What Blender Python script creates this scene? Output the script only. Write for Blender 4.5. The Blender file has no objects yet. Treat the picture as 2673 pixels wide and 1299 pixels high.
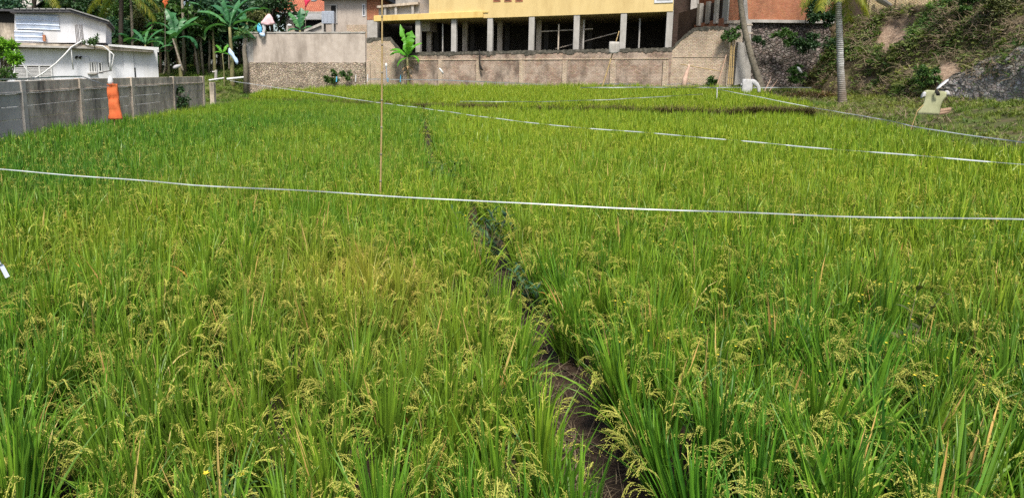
import bpy, math, random
import numpy as np
from mathutils import Vector, Matrix

random.seed(7)
RNG = np.random.default_rng(11)
R = math.radians
SC = bpy.context.scene
COL = SC.collection

# ------------------------------------------------------------------ camera
EYE = 2.75
PITCH = math.atan(212 / 1500)
cam_d = bpy.data.cameras.new('camera')
cam = bpy.data.objects.new('camera', cam_d)
COL.objects.link(cam)
cam.location = (0, 0, EYE)
cam.rotation_euler = (math.pi / 2 - PITCH, 0, 0)
cam_d.sensor_width = 36
cam_d.lens = 1500 / 2673 * 36
cam_d.shift_x = 236.5 / 2673
cam_d.shift_y = -249.5 / 2673
cam_d.clip_start = 0.05
cam_d.clip_end = 2000
SC.camera = cam

# ------------------------------------------------------------------ world, sun, exposure
SUN_EL, SUN_AZ = R(58), R(180)       # sun behind the viewer's left shoulder, seen through thin cloud
w = bpy.data.worlds.new('World')
SC.world = w
w.use_nodes = True
nt = w.node_tree
bg = nt.nodes['Background']
sky = nt.nodes.new('ShaderNodeTexSky')
sky.sky_type = 'NISHITA'
sky.sun_disc = False
sky.sun_elevation = SUN_EL
sky.sun_rotation = SUN_AZ
sky.dust_density = 3.0
sky.ozone_density = 0.6
nt.links.new(sky.outputs[0], bg.inputs[0])
bg.inputs[1].default_value = 0.105
sl = bpy.data.lights.new('sun', 'SUN')
sl.energy = 3.0
sl.angle = R(14)
sl.color = (1, .95, .86)
so = bpy.data.objects.new('sun', sl)
COL.objects.link(so)
sd = Vector((math.sin(SUN_AZ) * math.cos(SUN_EL), math.cos(SUN_AZ) * math.cos(SUN_EL), math.sin(SUN_EL)))
so.rotation_euler = sd.to_track_quat('Z', 'Y').to_euler()
SC.view_settings.view_transform = 'Standard'
SC.view_settings.look = 'None'
SC.view_settings.exposure = 0.97
SC.view_settings.gamma = 1
SC.cycles.use_denoising = False
SC.cycles.max_bounces = 6
SC.cycles.diffuse_bounces = 2
SC.cycles.transmission_bounces = 3
SC.cycles.transparent_max_bounces = 6

# ------------------------------------------------------------------ from a spot in the picture to a point of the place
_cp, _sp = math.cos(PITCH), math.sin(PITCH)

def ray(X, Y):
    cx, cy = (X - 1100) / 1500, (400 - Y) / 1500
    return np.array([cx, _cp + cy * _sp, cy * _cp - _sp])

def W(X, Y, d):                       # at forward distance d
    r = ray(X, Y)
    r = r * (d / r[1])
    return np.array([r[0], r[1], r[2] + EYE])

def G(X, Y, z):                       # on the level z
    r = ray(X, Y)
    r = r * ((z - EYE) / r[2])
    return np.array([r[0], r[1], z])

class Pl:                             # an upright plane through two points of the plan
    def __init__(s, A, B):
        s.A = np.array(A[:2], float); s.B = np.array(B[:2], float)
        s.L = np.linalg.norm(s.B - s.A)
        s.u = (s.B - s.A) / s.L
        s.n = np.array([s.u[1], -s.u[0]])
    def px(s, X, Y, off=0.0):
        r = ray(X, Y)
        o = s.A + s.n * off
        t = (o @ s.n) / (r[:2] @ s.n)
        p = r[:2] * t
        return float((p - o) @ s.u), float(r[2] * t + EYE)
    def pt(s, a, z, off=0.0):
        p = s.A + s.u * a + s.n * off
        return (float(p[0]), float(p[1]), float(z))

# ------------------------------------------------------------------ objects, labels
def tag(o, label=None, cat=None, group=None, kind=None):
    if label: o['label'] = label
    if cat: o['category'] = cat
    if group: o['group'] = group
    if kind: o['kind'] = kind
    return o

def thing(name, label, cat, loc=(0, 0, 0), group=None):
    o = bpy.data.objects.new(name, None)
    o.empty_display_size = .2
    COL.objects.link(o)
    o.location = [float(v) for v in loc]
    return tag(o, label, cat, group, 'thing')

def copy_tree(o, parent=None):
    c = o.copy(); COL.objects.link(c)
    if parent: c.parent = parent
    for ch in list(o.children): copy_tree(ch, c)
    return c

def mesh_np(name, V, faces, mat_idx=None, rnd=None, uv=False, smooth=False):
    """V (n,3); faces: list of int arrays (m,k) or lists of tuples"""
    V = np.asarray(V, dtype=np.float32)
    loops, starts, totals = [], [], []
    n = 0
    for F in faces:
        if isinstance(F, np.ndarray):
            if len(F) == 0: continue
            k = F.shape[1]
            loops.append(F.reshape(-1)); starts.append(n + np.arange(len(F)) * k)
            totals.append(np.full(len(F), k)); n += F.size
        else:
            for f in F:
                loops.append(np.array(f)); starts.append(np.array([n])); totals.append(np.array([len(f)])); n += len(f)
    loops = np.concatenate(loops).astype(np.int32)
    starts = np.concatenate(starts).astype(np.int32)
    totals = np.concatenate(totals).astype(np.int32)
    me = bpy.data.meshes.new(name)
    me.vertices.add(len(V)); me.vertices.foreach_set('co', V.reshape(-1))
    me.loops.add(len(loops)); me.loops.foreach_set('vertex_index', loops)
    me.polygons.add(len(starts)); me.polygons.foreach_set('loop_start', starts)
    if mat_idx is not None: me.polygons.foreach_set('material_index', np.asarray(mat_idx, np.int32))
    me.polygons.foreach_set('use_smooth', np.full(len(starts), smooth))
    me.update(calc_edges=True)
    if rnd is not None:
        a = me.attributes.new('rnd', 'FLOAT', 'FACE'); a.data.foreach_set('value', np.asarray(rnd, np.float32))
    if uv:
        ul = me.uv_layers.new(name='UVMap')
        P = V[loops]
        nrm = np.zeros(len(me.polygons) * 3, np.float32); me.polygons.foreach_get('normal', nrm)
        nl = np.repeat(nrm.reshape(-1, 3), totals, axis=0)
        flat = np.abs(nl[:, 2]) > .8
        h = np.stack([-nl[:, 1], nl[:, 0]], 1); h /= np.maximum(np.linalg.norm(h, axis=1, keepdims=True), 1e-6)
        U = np.where(flat, P[:, 0], (P[:, :2] * h).sum(1)); Vv = np.where(flat, P[:, 1], P[:, 2])
        ul.data.foreach_set('uv', np.stack([U, Vv], 1).astype(np.float32).reshape(-1))
    return me

class MB:                             # collects shapes for ONE mesh object
    def __init__(s):
        s.v, s.f, s.m = [], [], []
    def add(s, vs, fs, m=0):
        b = len(s.v)
        s.v += [tuple(float(c) for c in p) for p in vs]
        for f in fs:
            s.f.append(tuple(i + b for i in f)); s.m.append(m)
        return s
    def prism(s, pl, poly, o0, o1, m=0):
        n = len(poly)
        area = sum(poly[i][0] * poly[(i + 1) % n][1] - poly[(i + 1) % n][0] * poly[i][1] for i in range(n))
        if area < 0: poly = poly[::-1]
        vs = [pl.pt(a, z, o1) for a, z in poly] + [pl.pt(a, z, o0) for a, z in poly]
        fs = [tuple(range(n)), tuple(range(2 * n - 1, n - 1, -1))]
        for i in range(n):
            j = (i + 1) % n
            fs.append((i, i + n, j + n, j))
        return s.add(vs, fs, m)
    def bx(s, pl, a0, a1, z0, z1, o0, o1, m=0):
        return s.prism(pl, [(a0, z0), (a1, z0), (a1, z1), (a0, z1)], o0, o1, m)
    def tube(s, pts, rad, n=8, m=0, cap=True, flat=1.0):
        pts = [np.array(p, float) for p in pts]
        rad = rad if hasattr(rad, '__len__') else [rad] * len(pts)
        vs, fs = [], []
        up = None
        for i, p in enumerate(pts):
            t = pts[min(i + 1, len(pts) - 1)] - pts[max(i - 1, 0)]
            t /= max(np.linalg.norm(t), 1e-9)
            if up is None:
                up = np.array([1, 0, 0]) if abs(t[0]) < .9 else np.array([0, 1, 0])
            a = np.cross(t, up); a /= max(np.linalg.norm(a), 1e-9)
            b = np.cross(a, t); up = b
            for k in range(n):
                q = 2 * math.pi * k / n
                vs.append(p + rad[i] * (a * math.cos(q) + flat * b * math.sin(q)))
        for i in range(len(pts) - 1):
            for k in range(n):
                k2 = (k + 1) % n
                fs.append((i * n + k, i * n + k2, (i + 1) * n + k2, (i + 1) * n + k))
        if cap:
            fs.append(tuple(range(n - 1, -1, -1))); fs.append(tuple(range((len(pts) - 1) * n, len(pts) * n)))
        return s.add(vs, fs, m)
    def build(s, name, mats, parent=None, smooth=False, uv=True, bevel=0, loc=None):
        V = np.array(s.v, float)
        o0 = np.array(parent_loc(parent)) if parent is not None else (np.array(loc, float) if loc is not None else np.zeros(3))
        me = mesh_np(name, V - o0, [s.f], s.m, None, uv, smooth)
        mats = mats if isinstance(mats, (list, tuple)) else [mats]
        for m in mats: me.materials.append(m)
        o = bpy.data.objects.new(name, me)
        COL.objects.link(o)
        if parent is not None: o.parent = parent
        elif loc is not None: o.location = [float(c) for c in loc]
        if bevel:
            b = o.modifiers.new('bevel', 'BEVEL'); b.width = bevel; b.segments = 1; b.limit_method = 'ANGLE'
        return o

def parent_loc(p):
    l = Vector((0, 0, 0))
    while p is not None:
        l = l + Vector(p.location); p = p.parent
    return l

# ------------------------------------------------------------------ materials
def ramp(nt, fac, stops):
    r = nt.nodes.new('ShaderNodeValToRGB')
    e = r.color_ramp.elements
    while len(e) > 1: e.remove(e[-1])
    e[0].position, e[0].color = stops[0][0], (*stops[0][1], 1)
    for p, c in stops[1:]:
        q = e.new(p); q.color = (*c, 1)
    nt.links.new(fac, r.inputs[0])
    return r.outputs[0]

def noise(nt, vec, scale, detail=5, rough=.6, out=0):
    n = nt.nodes.new('ShaderNodeTexNoise')
    n.inputs['Scale'].default_value = scale; n.inputs['Detail'].default_value = detail; n.inputs['Roughness'].default_value = rough
    if vec is not None: nt.links.new(vec, n.inputs['Vector'])
    return n.outputs[out]

def mix(nt, a, b, fac, mode='MIX'):
    m = nt.nodes.new('ShaderNodeMix'); m.data_type = 'RGBA'; m.blend_type = mode
    for s_, v in ((m.inputs[6], a), (m.inputs[7], b), (m.inputs[0], fac)):
        if isinstance(v, bpy.types.NodeSocket): nt.links.new(v, s_)
        elif isinstance(v, (int, float)): s_.default_value = v
        else: s_.default_value = (*v, 1)
    return m.outputs[2]

def base_mat(name):
    m = bpy.data.materials.new(name); m.use_nodes = True
    nt = m.node_tree; b = nt.nodes['Principled BSDF']
    return m, nt, b

def bump(nt, b, h, dist=.01, strength=.6):
    n = nt.nodes.new('ShaderNodeBump'); n.inputs['Distance'].default_value = dist; n.inputs['Strength'].default_value = strength
    nt.links.new(h, n.inputs['Height']); nt.links.new(n.outputs[0], b.inputs['Normal'])

def coords(nt, kind='Object'):
    t = nt.nodes.new('ShaderNodeTexCoord'); return t.outputs[kind]

def scaled(nt, vec, s):
    m = nt.nodes.new('ShaderNodeMapping'); m.inputs['Scale'].default_value = s
    nt.links.new(vec, m.inputs['Vector']); return m.outputs[0]

def mat_noise(name, cols, scale=2.0, rough=.85, bumpd=.004, bscale=None, stain=None, stain_scale=.6, stain_amt=.5, streak=False, metal=0, spec=.3):
    """a mottled surface: a ramp over noise, with larger stains over it"""
    m, nt, b = base_mat(name)
    co = coords(nt)
    n = noise(nt, co, scale)
    k = len(cols)
    c = ramp(nt, n, [(.3 + .4 * i / max(k - 1, 1), cc) for i, cc in enumerate(cols)])
    if stain is not None:
        v = scaled(nt, co, (1, 1, .25)) if streak else co
        n2 = noise(nt, v, stain_scale, 8, .7)
        f = ramp(nt, n2, [(.46, (0, 0, 0)), (.68, (stain_amt,) * 3)])
        c = mix(nt, c, stain, f)
    nt.links.new(c, b.inputs['Base Color'])
    b.inputs['Roughness'].default_value = rough; b.inputs['Metallic'].default_value = metal
    b.inputs['Specular IOR Level'].default_value = spec
    if bumpd: bump(nt, b, noise(nt, co, bscale or scale * 6, 6), bumpd)
    return m

def mat_brick(name, c1, c2, mortar, stain, stain_amt=.6, stain_scale=.8, bw=.24, bh=.075, ms=.012, plaster=None, pl_amt=.5, offset=.5, bumpd=.012):
    m, nt, b = base_mat(name)
    uv = coords(nt, 'UV'); co = coords(nt)
    wob = nt.nodes.new('ShaderNodeVectorMath'); wob.operation = 'MULTIPLY_ADD'
    nt.links.new(noise(nt, co, 5, 3, .5, 1), wob.inputs[0]); wob.inputs[1].default_value = (.03, .03, 0); nt.links.new(uv, wob.inputs[2])
    t = nt.nodes.new('ShaderNodeTexBrick')
    nt.links.new(wob.outputs[0], t.inputs['Vector'])
    t.inputs['Scale'].default_value = 1; t.inputs['Brick Width'].default_value = bw; t.inputs['Row Height'].default_value = bh
    t.inputs['Mortar Size'].default_value = ms; t.inputs['Mortar Smooth'].default_value = .3; t.offset = offset
    t.inputs['Color1'].default_value = (*c1, 1); t.inputs['Color2'].default_value = (*c2, 1); t.inputs['Mortar'].default_value = (*mortar, 1)
    c = t.outputs['Color']
    c = mix(nt, c, mix(nt, (.5, .5, .5), noise(nt, co, 9, 6, .7, 1), 1.0), .35, 'OVERLAY')
    if plaster is not None:
        f = ramp(nt, noise(nt, co, 1.1, 7, .62), [(.42, (0, 0, 0)), (.6, (pl_amt,) * 3)])
        c = mix(nt, c, plaster, f)
    n2 = noise(nt, scaled(nt, co, (1, 1, .45)), stain_scale, 9, .72)
    c = mix(nt, c, stain, ramp(nt, n2, [(.47, (0, 0, 0)), (.7, (stain_amt,) * 3)]))
    nt.links.new(c, b.inputs['Base Color']); b.inputs['Roughness'].default_value = .93; b.inputs['Specular IOR Level'].default_value = .15
    h = mix(nt, t.outputs['Fac'], noise(nt, co, 25, 6), .45)
    inv = nt.nodes.new('ShaderNodeInvert'); nt.links.new(h, inv.inputs['Color'])
    bump(nt, b, inv.outputs[0], bumpd, .8)
    return m

def mat_stone(name, cols, mortar, scale=4.0, stain=(.03, .03, .025), stain_amt=.6, bumpd=.05):
    m, nt, b = base_mat(name)
    co = scaled(nt, coords(nt), (1, 1, 1.5))
    wob = nt.nodes.new('ShaderNodeVectorMath'); wob.operation = 'MULTIPLY_ADD'
    nt.links.new(noise(nt, co, 3, 3, .5, 1), wob.inputs[0]); wob.inputs[1].default_value = (.12, .12, .12); nt.links.new(co, wob.inputs[2])
    v = nt.nodes.new('ShaderNodeTexVoronoi'); v.feature = 'DISTANCE_TO_EDGE'; v.inputs['Scale'].default_value = scale
    v2 = nt.nodes.new('ShaderNodeTexVoronoi'); v2.inputs['Scale'].default_value = scale
    nt.links.new(wob.outputs[0], v.inputs['Vector']); nt.links.new(wob.outputs[0], v2.inputs['Vector'])
    sep = nt.nodes.new('ShaderNodeSeparateColor'); nt.links.new(v2.outputs['Color'], sep.inputs[0])
    c = ramp(nt, sep.outputs[0], [(i / max(len(cols) - 1, 1), cc) for i, cc in enumerate(cols)])
    c = mix(nt, c, mix(nt, (.5, .5, .5), noise(nt, co, 8, 6, .7, 1), 1.0), .4, 'OVERLAY')
    e = ramp(nt, v.outputs['Distance'], [(.02, (1, 1, 1)), (.09, (0, 0, 0))])
    c = mix(nt, c, mortar, e)
    c = mix(nt, c, stain, ramp(nt, noise(nt, co, .7, 8, .7), [(.48, (0, 0, 0)), (.7, (stain_amt,) * 3)]))
    nt.links.new(c, b.inputs['Base Color']); b.inputs['Roughness'].default_value = .9; b.inputs['Specular IOR Level'].default_value = .2
    bump(nt, b, ramp(nt, v.outputs['Distance'], [(0, (0, 0, 0)), (.18, (1, 1, 1))]), bumpd, .9)
    return m

def mat_leaf(name, c0, c1, tips=None, trans=.3, rough=.55, inst=False, alt=None, spec=.35):
    """leaf colour runs c0..c1 by the face's own random value; inst: also by the plant's own tone"""
    m, nt, b = base_mat(name)
    a = nt.nodes.new('ShaderNodeAttribute'); a.attribute_name = 'rnd'
    c = mix(nt, c0, c1, a.outputs['Fac'])
    if inst:
        t = nt.nodes.new('ShaderNodeAttribute'); t.attribute_type = 'INSTANCER'; t.attribute_name = 'tone'
        c2 = mix(nt, alt[0], alt[1], a.outputs['Fac'])
        c = mix(nt, c, c2, t.outputs['Fac'])
        if len(alt) > 2:
            t2 = nt.nodes.new('ShaderNodeAttribute'); t2.attribute_type = 'INSTANCER'; t2.attribute_name = 'gold'
            c = mix(nt, c, alt[2], t2.outputs['Fac'])
    nt.links.new(c, b.inputs['Base Color'])
    b.inputs['Roughness'].default_value = rough; b.inputs['Specular IOR Level'].default_value = spec
    if trans:
        tr = nt.nodes.new('ShaderNodeBsdfTranslucent'); ms = nt.nodes.new('ShaderNodeMixShader')
        ct = mix(nt, c, (1.25, 1.3, .6), 1.0, 'MULTIPLY')
        nt.links.new(ct, tr.inputs[0]); ms.inputs[0].default_value = trans
        nt.links.new(b.outputs[0], ms.inputs[1]); nt.links.new(tr.outputs[0], ms.inputs[2])
        nt.links.new(ms.outputs[0], nt.nodes['Material Output'].inputs[0])
    return m

def mat_plain(name, c, rough=.6, metal=0, spec=.4, var=.15, scale=8):
    d = tuple(max(0, x * (1 - var)) for x in c); e = tuple(min(1, x * (1 + var)) for x in c)
    return mat_noise(name, [d, e], scale, rough, .001, None, metal=metal, spec=spec)

M = {}
M['mud'] = mat_noise('wet_mud', [(.016, .010, .007), (.038, .024, .015), (.065, .042, .027)], 3.5, .6, .06, 16, stain=(.02, .015, .011), stain_amt=.7)
M['ground'] = mat_noise('grassy_soil', [(.04, .06, .012), (.075, .10, .02), (.12, .095, .045)], 1.6, .95, .03, 9, stain=(.05, .036, .022), stain_scale=.7, stain_amt=.8)
M['rice_leaf'] = mat_leaf('rice_leaf', (.022, .090, .009), (.105, .27, .020), trans=.20, rough=.45, inst=True, alt=((.11, .21, .010), (.31, .39, .026), (.38, .33, .045)))
M['rice_grain'] = mat_leaf('rice_grain', (.24, .30, .045), (.52, .48, .12), trans=.15, rough=.75, inst=True, alt=((.30, .35, .04), (.54, .51, .08), (.58, .42, .11)), spec=.15)
M['rice_dry'] = mat_leaf('rice_dry', (.46, .24, .05), (.52, .42, .15), trans=.2, rough=.7)
M['rice_stem'] = mat_leaf('rice_stem', (.055, .10, .02), (.13, .14, .035), trans=.1, rough=.7)
M['grass'] = mat_leaf('grass_blade', (.035, .12, .012), (.10, .22, .025), trans=.3, rough=.6, inst=True, alt=((.14, .19, .025), (.28, .30, .06)))
M['vine_green'] = mat_leaf('vine_leaf', (.018, .06, .010), (.075, .15, .022), trans=.25, rough=.6, inst=True, alt=((.10, .13, .022), (.22, .23, .055)))
M['vine_dry'] = mat_leaf('dead_vine', (.085, .06, .035), (.24, .19, .12), trans=.1, rough=.9)
M['yellow_petal'] = mat_plain('yellow_petal', (.62, .48, .03), .5)
M['bark'] = mat_noise('grey_bark', [(.10, .085, .06), (.24, .21, .16)], 6, .9, .02, 20)
M['bark_dark'] = mat_noise('dark_bark', [(.03, .024, .018), (.075, .06, .045)], 6, .9, .02, 20)
M['bamboo'] = mat_noise('dry_bamboo', [(.27, .19, .08), (.40, .29, .13)], 3, .55, .002, 30)
M['plaster_white'] = mat_noise('white_paint', [(.55, .56, .59), (.62, .63, .66)], 1.5, .8, .002, 30, stain=(.36, .35, .31), stain_scale=.8, stain_amt=.55, streak=True)
M['conc'] = mat_noise('grey_concrete', [(.30, .275, .24), (.45, .42, .375)], 3.5, .92, .006, 26, stain=(.09, .085, .075), stain_scale=.9, stain_amt=.8, streak=True)
M['conc_dark'] = mat_noise('weathered_concrete', [(.37, .305, .235), (.58, .50, .405)], 4, .95, .008, 22, stain=(.035, .034, .03), stain_scale=1.1, stain_amt=.85, streak=True)
M['conc_light'] = mat_noise('pale_concrete', [(.33, .31, .28), (.43, .41, .38)], 3, .9, .004, 26, stain=(.17, .16, .14), stain_scale=.9, stain_amt=.6, streak=True)
M['plaster'] = mat_noise('rough_plaster', [(.37, .315, .265), (.46, .40, .345)], 2.2, .92, .006, 30, stain=(.20, .165, .135), stain_scale=.7, stain_amt=.85, streak=True)
M['yellow'] = mat_noise('yellow_paint', [(.57, .425, .185), (.61, .465, .215)], 1.2, .75, .002, 40, stain=(.40, .28, .11), stain_scale=1.0, stain_amt=.55, streak=True)
M['yellow_ledge'] = mat_noise('deep_yellow_paint', [(.61, .43, .14), (.65, .48, .18)], 2.2, .7, .003, 40, stain=(.42, .25, .06), stain_scale=1.4, stain_amt=.55, streak=True)
M['moss_cap'] = mat_noise('mossy_cap', [(.035, .033, .026), (.075, .07, .055), (.16, .14, .115)], 5, .95, .02, 18)
M['straw'] = mat_leaf('straw_and_shade', (.035, .034, .010), (.15, .125, .04), trans=.1, rough=.9)  # dead straw, coloured dark to stand in for shaded stems
M['black'] = mat_plain('black_and_shade', (.012, .011, .010), .9)  # plain black; also painted in for the shade of openings
M['interior'] = mat_noise('unlit_bare_block', [(.05, .045, .04), (.09, .08, .07)], 2, .95, .004)  # near-black, the shade of the open ground floor is put into the colour
M['brick_wall'] = mat_brick('worn_brick', (.25, .165, .12), (.42, .30, .225), (.22, .17, .13), (.075, .062, .05), .9, plaster=(.43, .35, .28), pl_amt=.7, bw=.25, bh=.10, ms=.018, bumpd=.03, stain_scale=1.1)
M['brick_cream'] = mat_brick('cream_brick', (.42, .32, .22), (.56, .45, .335), (.30, .23, .165), (.16, .125, .09), .6, plaster=(.48, .39, .30), pl_amt=.5, bw=.25, bh=.10, ms=.018, bumpd=.03, stain_scale=1.1)
M['brick_orange'] = mat_brick('orange_brick', (.33, .12, .06), (.44, .19, .105), (.27, .14, .085), (.09, .05, .035), .6, stain_scale=.5)
M['brick_pale'] = mat_brick('pale_block', (.50, .40, .22), (.58, .48, .29), (.14, .10, .06), (.2, .15, .09), .4, bw=.2, bh=.09, ms=.022)
M['brick_dark'] = mat_brick('shade_dark_brick', (.055, .036, .028), (.08, .055, .044), (.05, .04, .034), (.018, .016, .014), .7)  # near-black brick, the passage shade is put into its colour
M['stone_buff'] = mat_stone('buff_rubble', [(.34, .27, .20), (.46, .38, .28), (.28, .23, .18), (.52, .44, .34)], (.17, .13, .095), 5.5)
M['stone_dark'] = mat_stone('dark_rubble', [(.10, .085, .075), (.19, .165, .15), (.13, .10, .085), (.24, .21, .19)], (.045, .038, .03), 3.6, (.02, .025, .014), .7, .09)
M['stone_grey'] = mat_stone('grey_rubble', [(.20, .185, .165), (.28, .26, .24), (.235, .195, .165), (.42, .41, .38)], (.16, .14, .12), 4.6, (.06, .06, .03), .9, .05)
M['zinc'] = mat_noise('zinc_sheet', [(.27, .34, .46), (.48, .55, .67)], 2, .4, .001, 10, metal=.15, spec=.5, stain=(.45, .43, .40), stain_amt=.4)
M['tin'] = mat_noise('grey_tin', [(.20, .20, .19), (.34, .34, .33)], 3, .6, .002, metal=.3)
M['tile'] = mat_brick('red_roof_tile', (.33, .10, .055), (.42, .15, .085), (.16, .06, .04), (.10, .05, .04), .5, bw=.22, bh=.28, ms=.03)
M['pvc'] = mat_plain('white_pvc', (.54, .54, .53), .4)
M['white_cloth'] = mat_noise('white_cloth', [(.36, .36, .37), (.48, .48, .48)], 5, .9, .006, 12)
M['yellow_cloth'] = mat_noise('faded_yellow_cloth', [(.27, .28, .16), (.39, .40, .25)], 3, .95, .02, 9) if 0 else mat_noise('faded_yellow_cloth', [(.27, .28, .16), (.39, .40, .25)], 3, .95, .006, 12)
M['orange_cloth'] = mat_noise('orange_cloth', [(.52, .10, .03), (.62, .165, .055)], 4, .85, .01, 9, stain=(.6, .10, .03), stain_amt=.5)
M['pink'] = mat_plain('pink_plastic', (.66, .44, .46), .45)
M['red_plastic'] = mat_plain('red_plastic', (.75, .04, .10), .5)
M['coral'] = mat_plain('coral_plastic', (.80, .26, .20), .55)
M['blue'] = mat_plain('blue_plastic', (.10, .45, .70), .4)
M['pale_blue'] = mat_plain('pale_blue_plastic', (.45, .60, .78), .4)
M['tape'] = mat_noise('white_tape', [(.30, .33, .36), (.54, .57, .60)], 2.2, .35, .001, spec=.6)
M['tape_dark'] = mat_plain('tape_back', (.42, .46, .54), .35, spec=.6)
M['grey_plastic'] = mat_plain('grey_tank', (.28, .31, .36), .5)
M['glass_dark'] = mat_plain('dark_glass', (.03, .035, .04), .15, spec=.6)
M['shutter'] = mat_plain('shutter', (.34, .34, .33), .6)
M['dark_roof'] = mat_noise('dark_roof_edge', [(.035, .035, .04), (.075, .075, .08)], 6, .8, .004)
M['steel'] = mat_plain('rusty_rebar', (.10, .085, .075), .6, metal=.4)
M['wood'] = mat_noise('weathered_wood', [(.24, .15, .10), (.40, .28, .20)], 9, .9, .006)
M['wood_pink'] = mat_noise('bare_wood_stump', [(.42, .27, .20), (.58, .42, .33)], 6, .9, .006)
M['banana_leaf'] = mat_leaf('banana_leaf', (.03, .13, .055), (.095, .25, .085), trans=.3, rough=.4)
M['banana_bright'] = mat_leaf('banana_leaf_young', (.06, .24, .02), (.14, .38, .04), trans=.35, rough=.4)
M['banana_stem'] = mat_noise('banana_stem', [(.10, .12, .04), (.24, .20, .10)], 5, .7, .006, stain=(.08, .05, .03), stain_amt=.6)
M['banana_dry'] = mat_leaf('banana_dead_leaf', (.14, .085, .04), (.32, .21, .11), trans=.1, rough=.9)
M['leaf_dark'] = mat_leaf('dark_leaf', (.010, .035, .012), (.04, .09, .026), trans=.2, rough=.5)
M['leaf_mid'] = mat_leaf('mid_leaf', (.018, .06, .012), (.075, .15, .03), trans=.25, rough=.5)
M['leaf_blue'] = mat_leaf('bluish_leaf', (.012, .05, .028), (.055, .13, .055), trans=.2, rough=.5)
M['leaf_bright'] = mat_leaf('bright_leaf', (.06, .20, .012), (.20, .40, .03), trans=.35, rough=.45)
M['leaf_olive'] = mat_leaf('olive_leaf', (.035, .055, .015), (.13, .14, .04), trans=.2, rough=.6)
M['palm_leaf'] = mat_leaf('palm_leaf', (.03, .085, .018), (.12, .17, .03), trans=.3, rough=.45)
M['palm_yellow'] = mat_leaf('palm_leaf_yellow', (.13, .20, .025), (.42, .36, .05), trans=.35, rough=.5)
M['forest'] = mat_leaf('far_leaf', (.006, .02, .009), (.03, .065, .022), trans=.15, rough=.6)

def mat_palm_bark():
    m, nt, b = base_mat('palm_bark')
    co = coords(nt)
    wv = nt.nodes.new('ShaderNodeTexWave'); wv.bands_direction = 'Z'; wv.inputs['Scale'].default_value = 2.6
    wv.inputs['Distortion'].default_value = 2.5; wv.inputs['Detail'].default_value = 3
    nt.links.new(co, wv.inputs['Vector'])
    c = ramp(nt, noise(nt, co, 2.5, 6, .7), [(.35, (.20, .19, .17)), (.55, (.38, .38, .36)), (.7, (.50, .51, .50))])
    c = mix(nt, c, (.09, .08, .07), ramp(nt, wv.outputs[1], [(.0, (.85, .85, .85)), (.16, (0, 0, 0))]))
    sx = nt.nodes.new('ShaderNodeSeparateXYZ'); nt.links.new(co, sx.inputs[0])
    mp = nt.nodes.new('ShaderNodeMapRange'); mp.inputs[1].default_value = .6; mp.inputs[2].default_value = 2.4; nt.links.new(sx.outputs[2], mp.inputs[0])
    c = mix(nt, mix(nt, c, (.14, .10, .07), .8), c, mp.outputs[0])
    nt.links.new(c, b.inputs['Base Color']); b.inputs['Roughness'].default_value = .9
    bump(nt, b, wv.outputs[1], .03, .6)
    return m
M['palm_bark'] = mat_palm_bark()

# ------------------------------------------------------------------ leaf meshes
class LM:
    def __init__(s):
        s.V, s.Q, s.T, s.qm, s.tm, s.qr, s.tr, s.n = [], [], [], [], [], [], [], 0
    def add(s, V, Q=None, T=None, m=0, r=0.5):
        V = np.asarray(V, float)
        if Q is not None and len(Q):
            Q = np.asarray(Q); s.Q.append(Q + s.n); s.qm.append(np.full(len(Q), m)); s.qr.append(np.broadcast_to(r, (len(Q),)))
        if T is not None and len(T):
            T = np.asarray(T); s.T.append(T + s.n); s.tm.append(np.full(len(T), m)); s.tr.append(np.broadcast_to(r, (len(T),)))
        s.V.append(V); s.n += len(V)
    def mesh(s, name, mats, origin=(0, 0, 0), smooth=False):
        V = np.concatenate(s.V) - np.asarray(origin)
        F, mi, rn = [], [], []
        if s.Q: F.append(np.concatenate(s.Q)); mi.append(np.concatenate(s.qm)); rn.append(np.concatenate(s.qr))
        if s.T: F.append(np.concatenate(s.T)); mi.append(np.concatenate(s.tm)); rn.append(np.concatenate(s.tr))
        me = mesh_np(name, V, F, np.concatenate(mi), np.concatenate(rn), smooth=smooth)
        for m in (mats if isinstance(mats, (list, tuple)) else [mats]): me.materials.append(m)
        return me
    def build(s, name, mats, parent=None, loc=None, smooth=False):
        o0 = np.array(parent_loc(parent)) if parent is not None else (np.array(loc, float) if loc is not None else np.zeros(3))
        o = bpy.data.objects.new(name, s.mesh(name, mats, o0, smooth))
        COL.objects.link(o)
        if parent is not None: o.parent = parent
        elif loc is not None: o.location = [float(c) for c in loc]
        return o

def arc(base, az, t0, droop, L, segs, pw=1.6, swing=0.0):
    s = (np.arange(segs) + .5) / segs
    th = t0 + droop * s ** pw
    a = az + swing * s
    d = np.stack([np.sin(th) * np.sin(a), np.sin(th) * np.cos(a), np.cos(th)], 1) * (L / segs)
    return np.concatenate([[base], base + np.cumsum(d, 0)])

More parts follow.
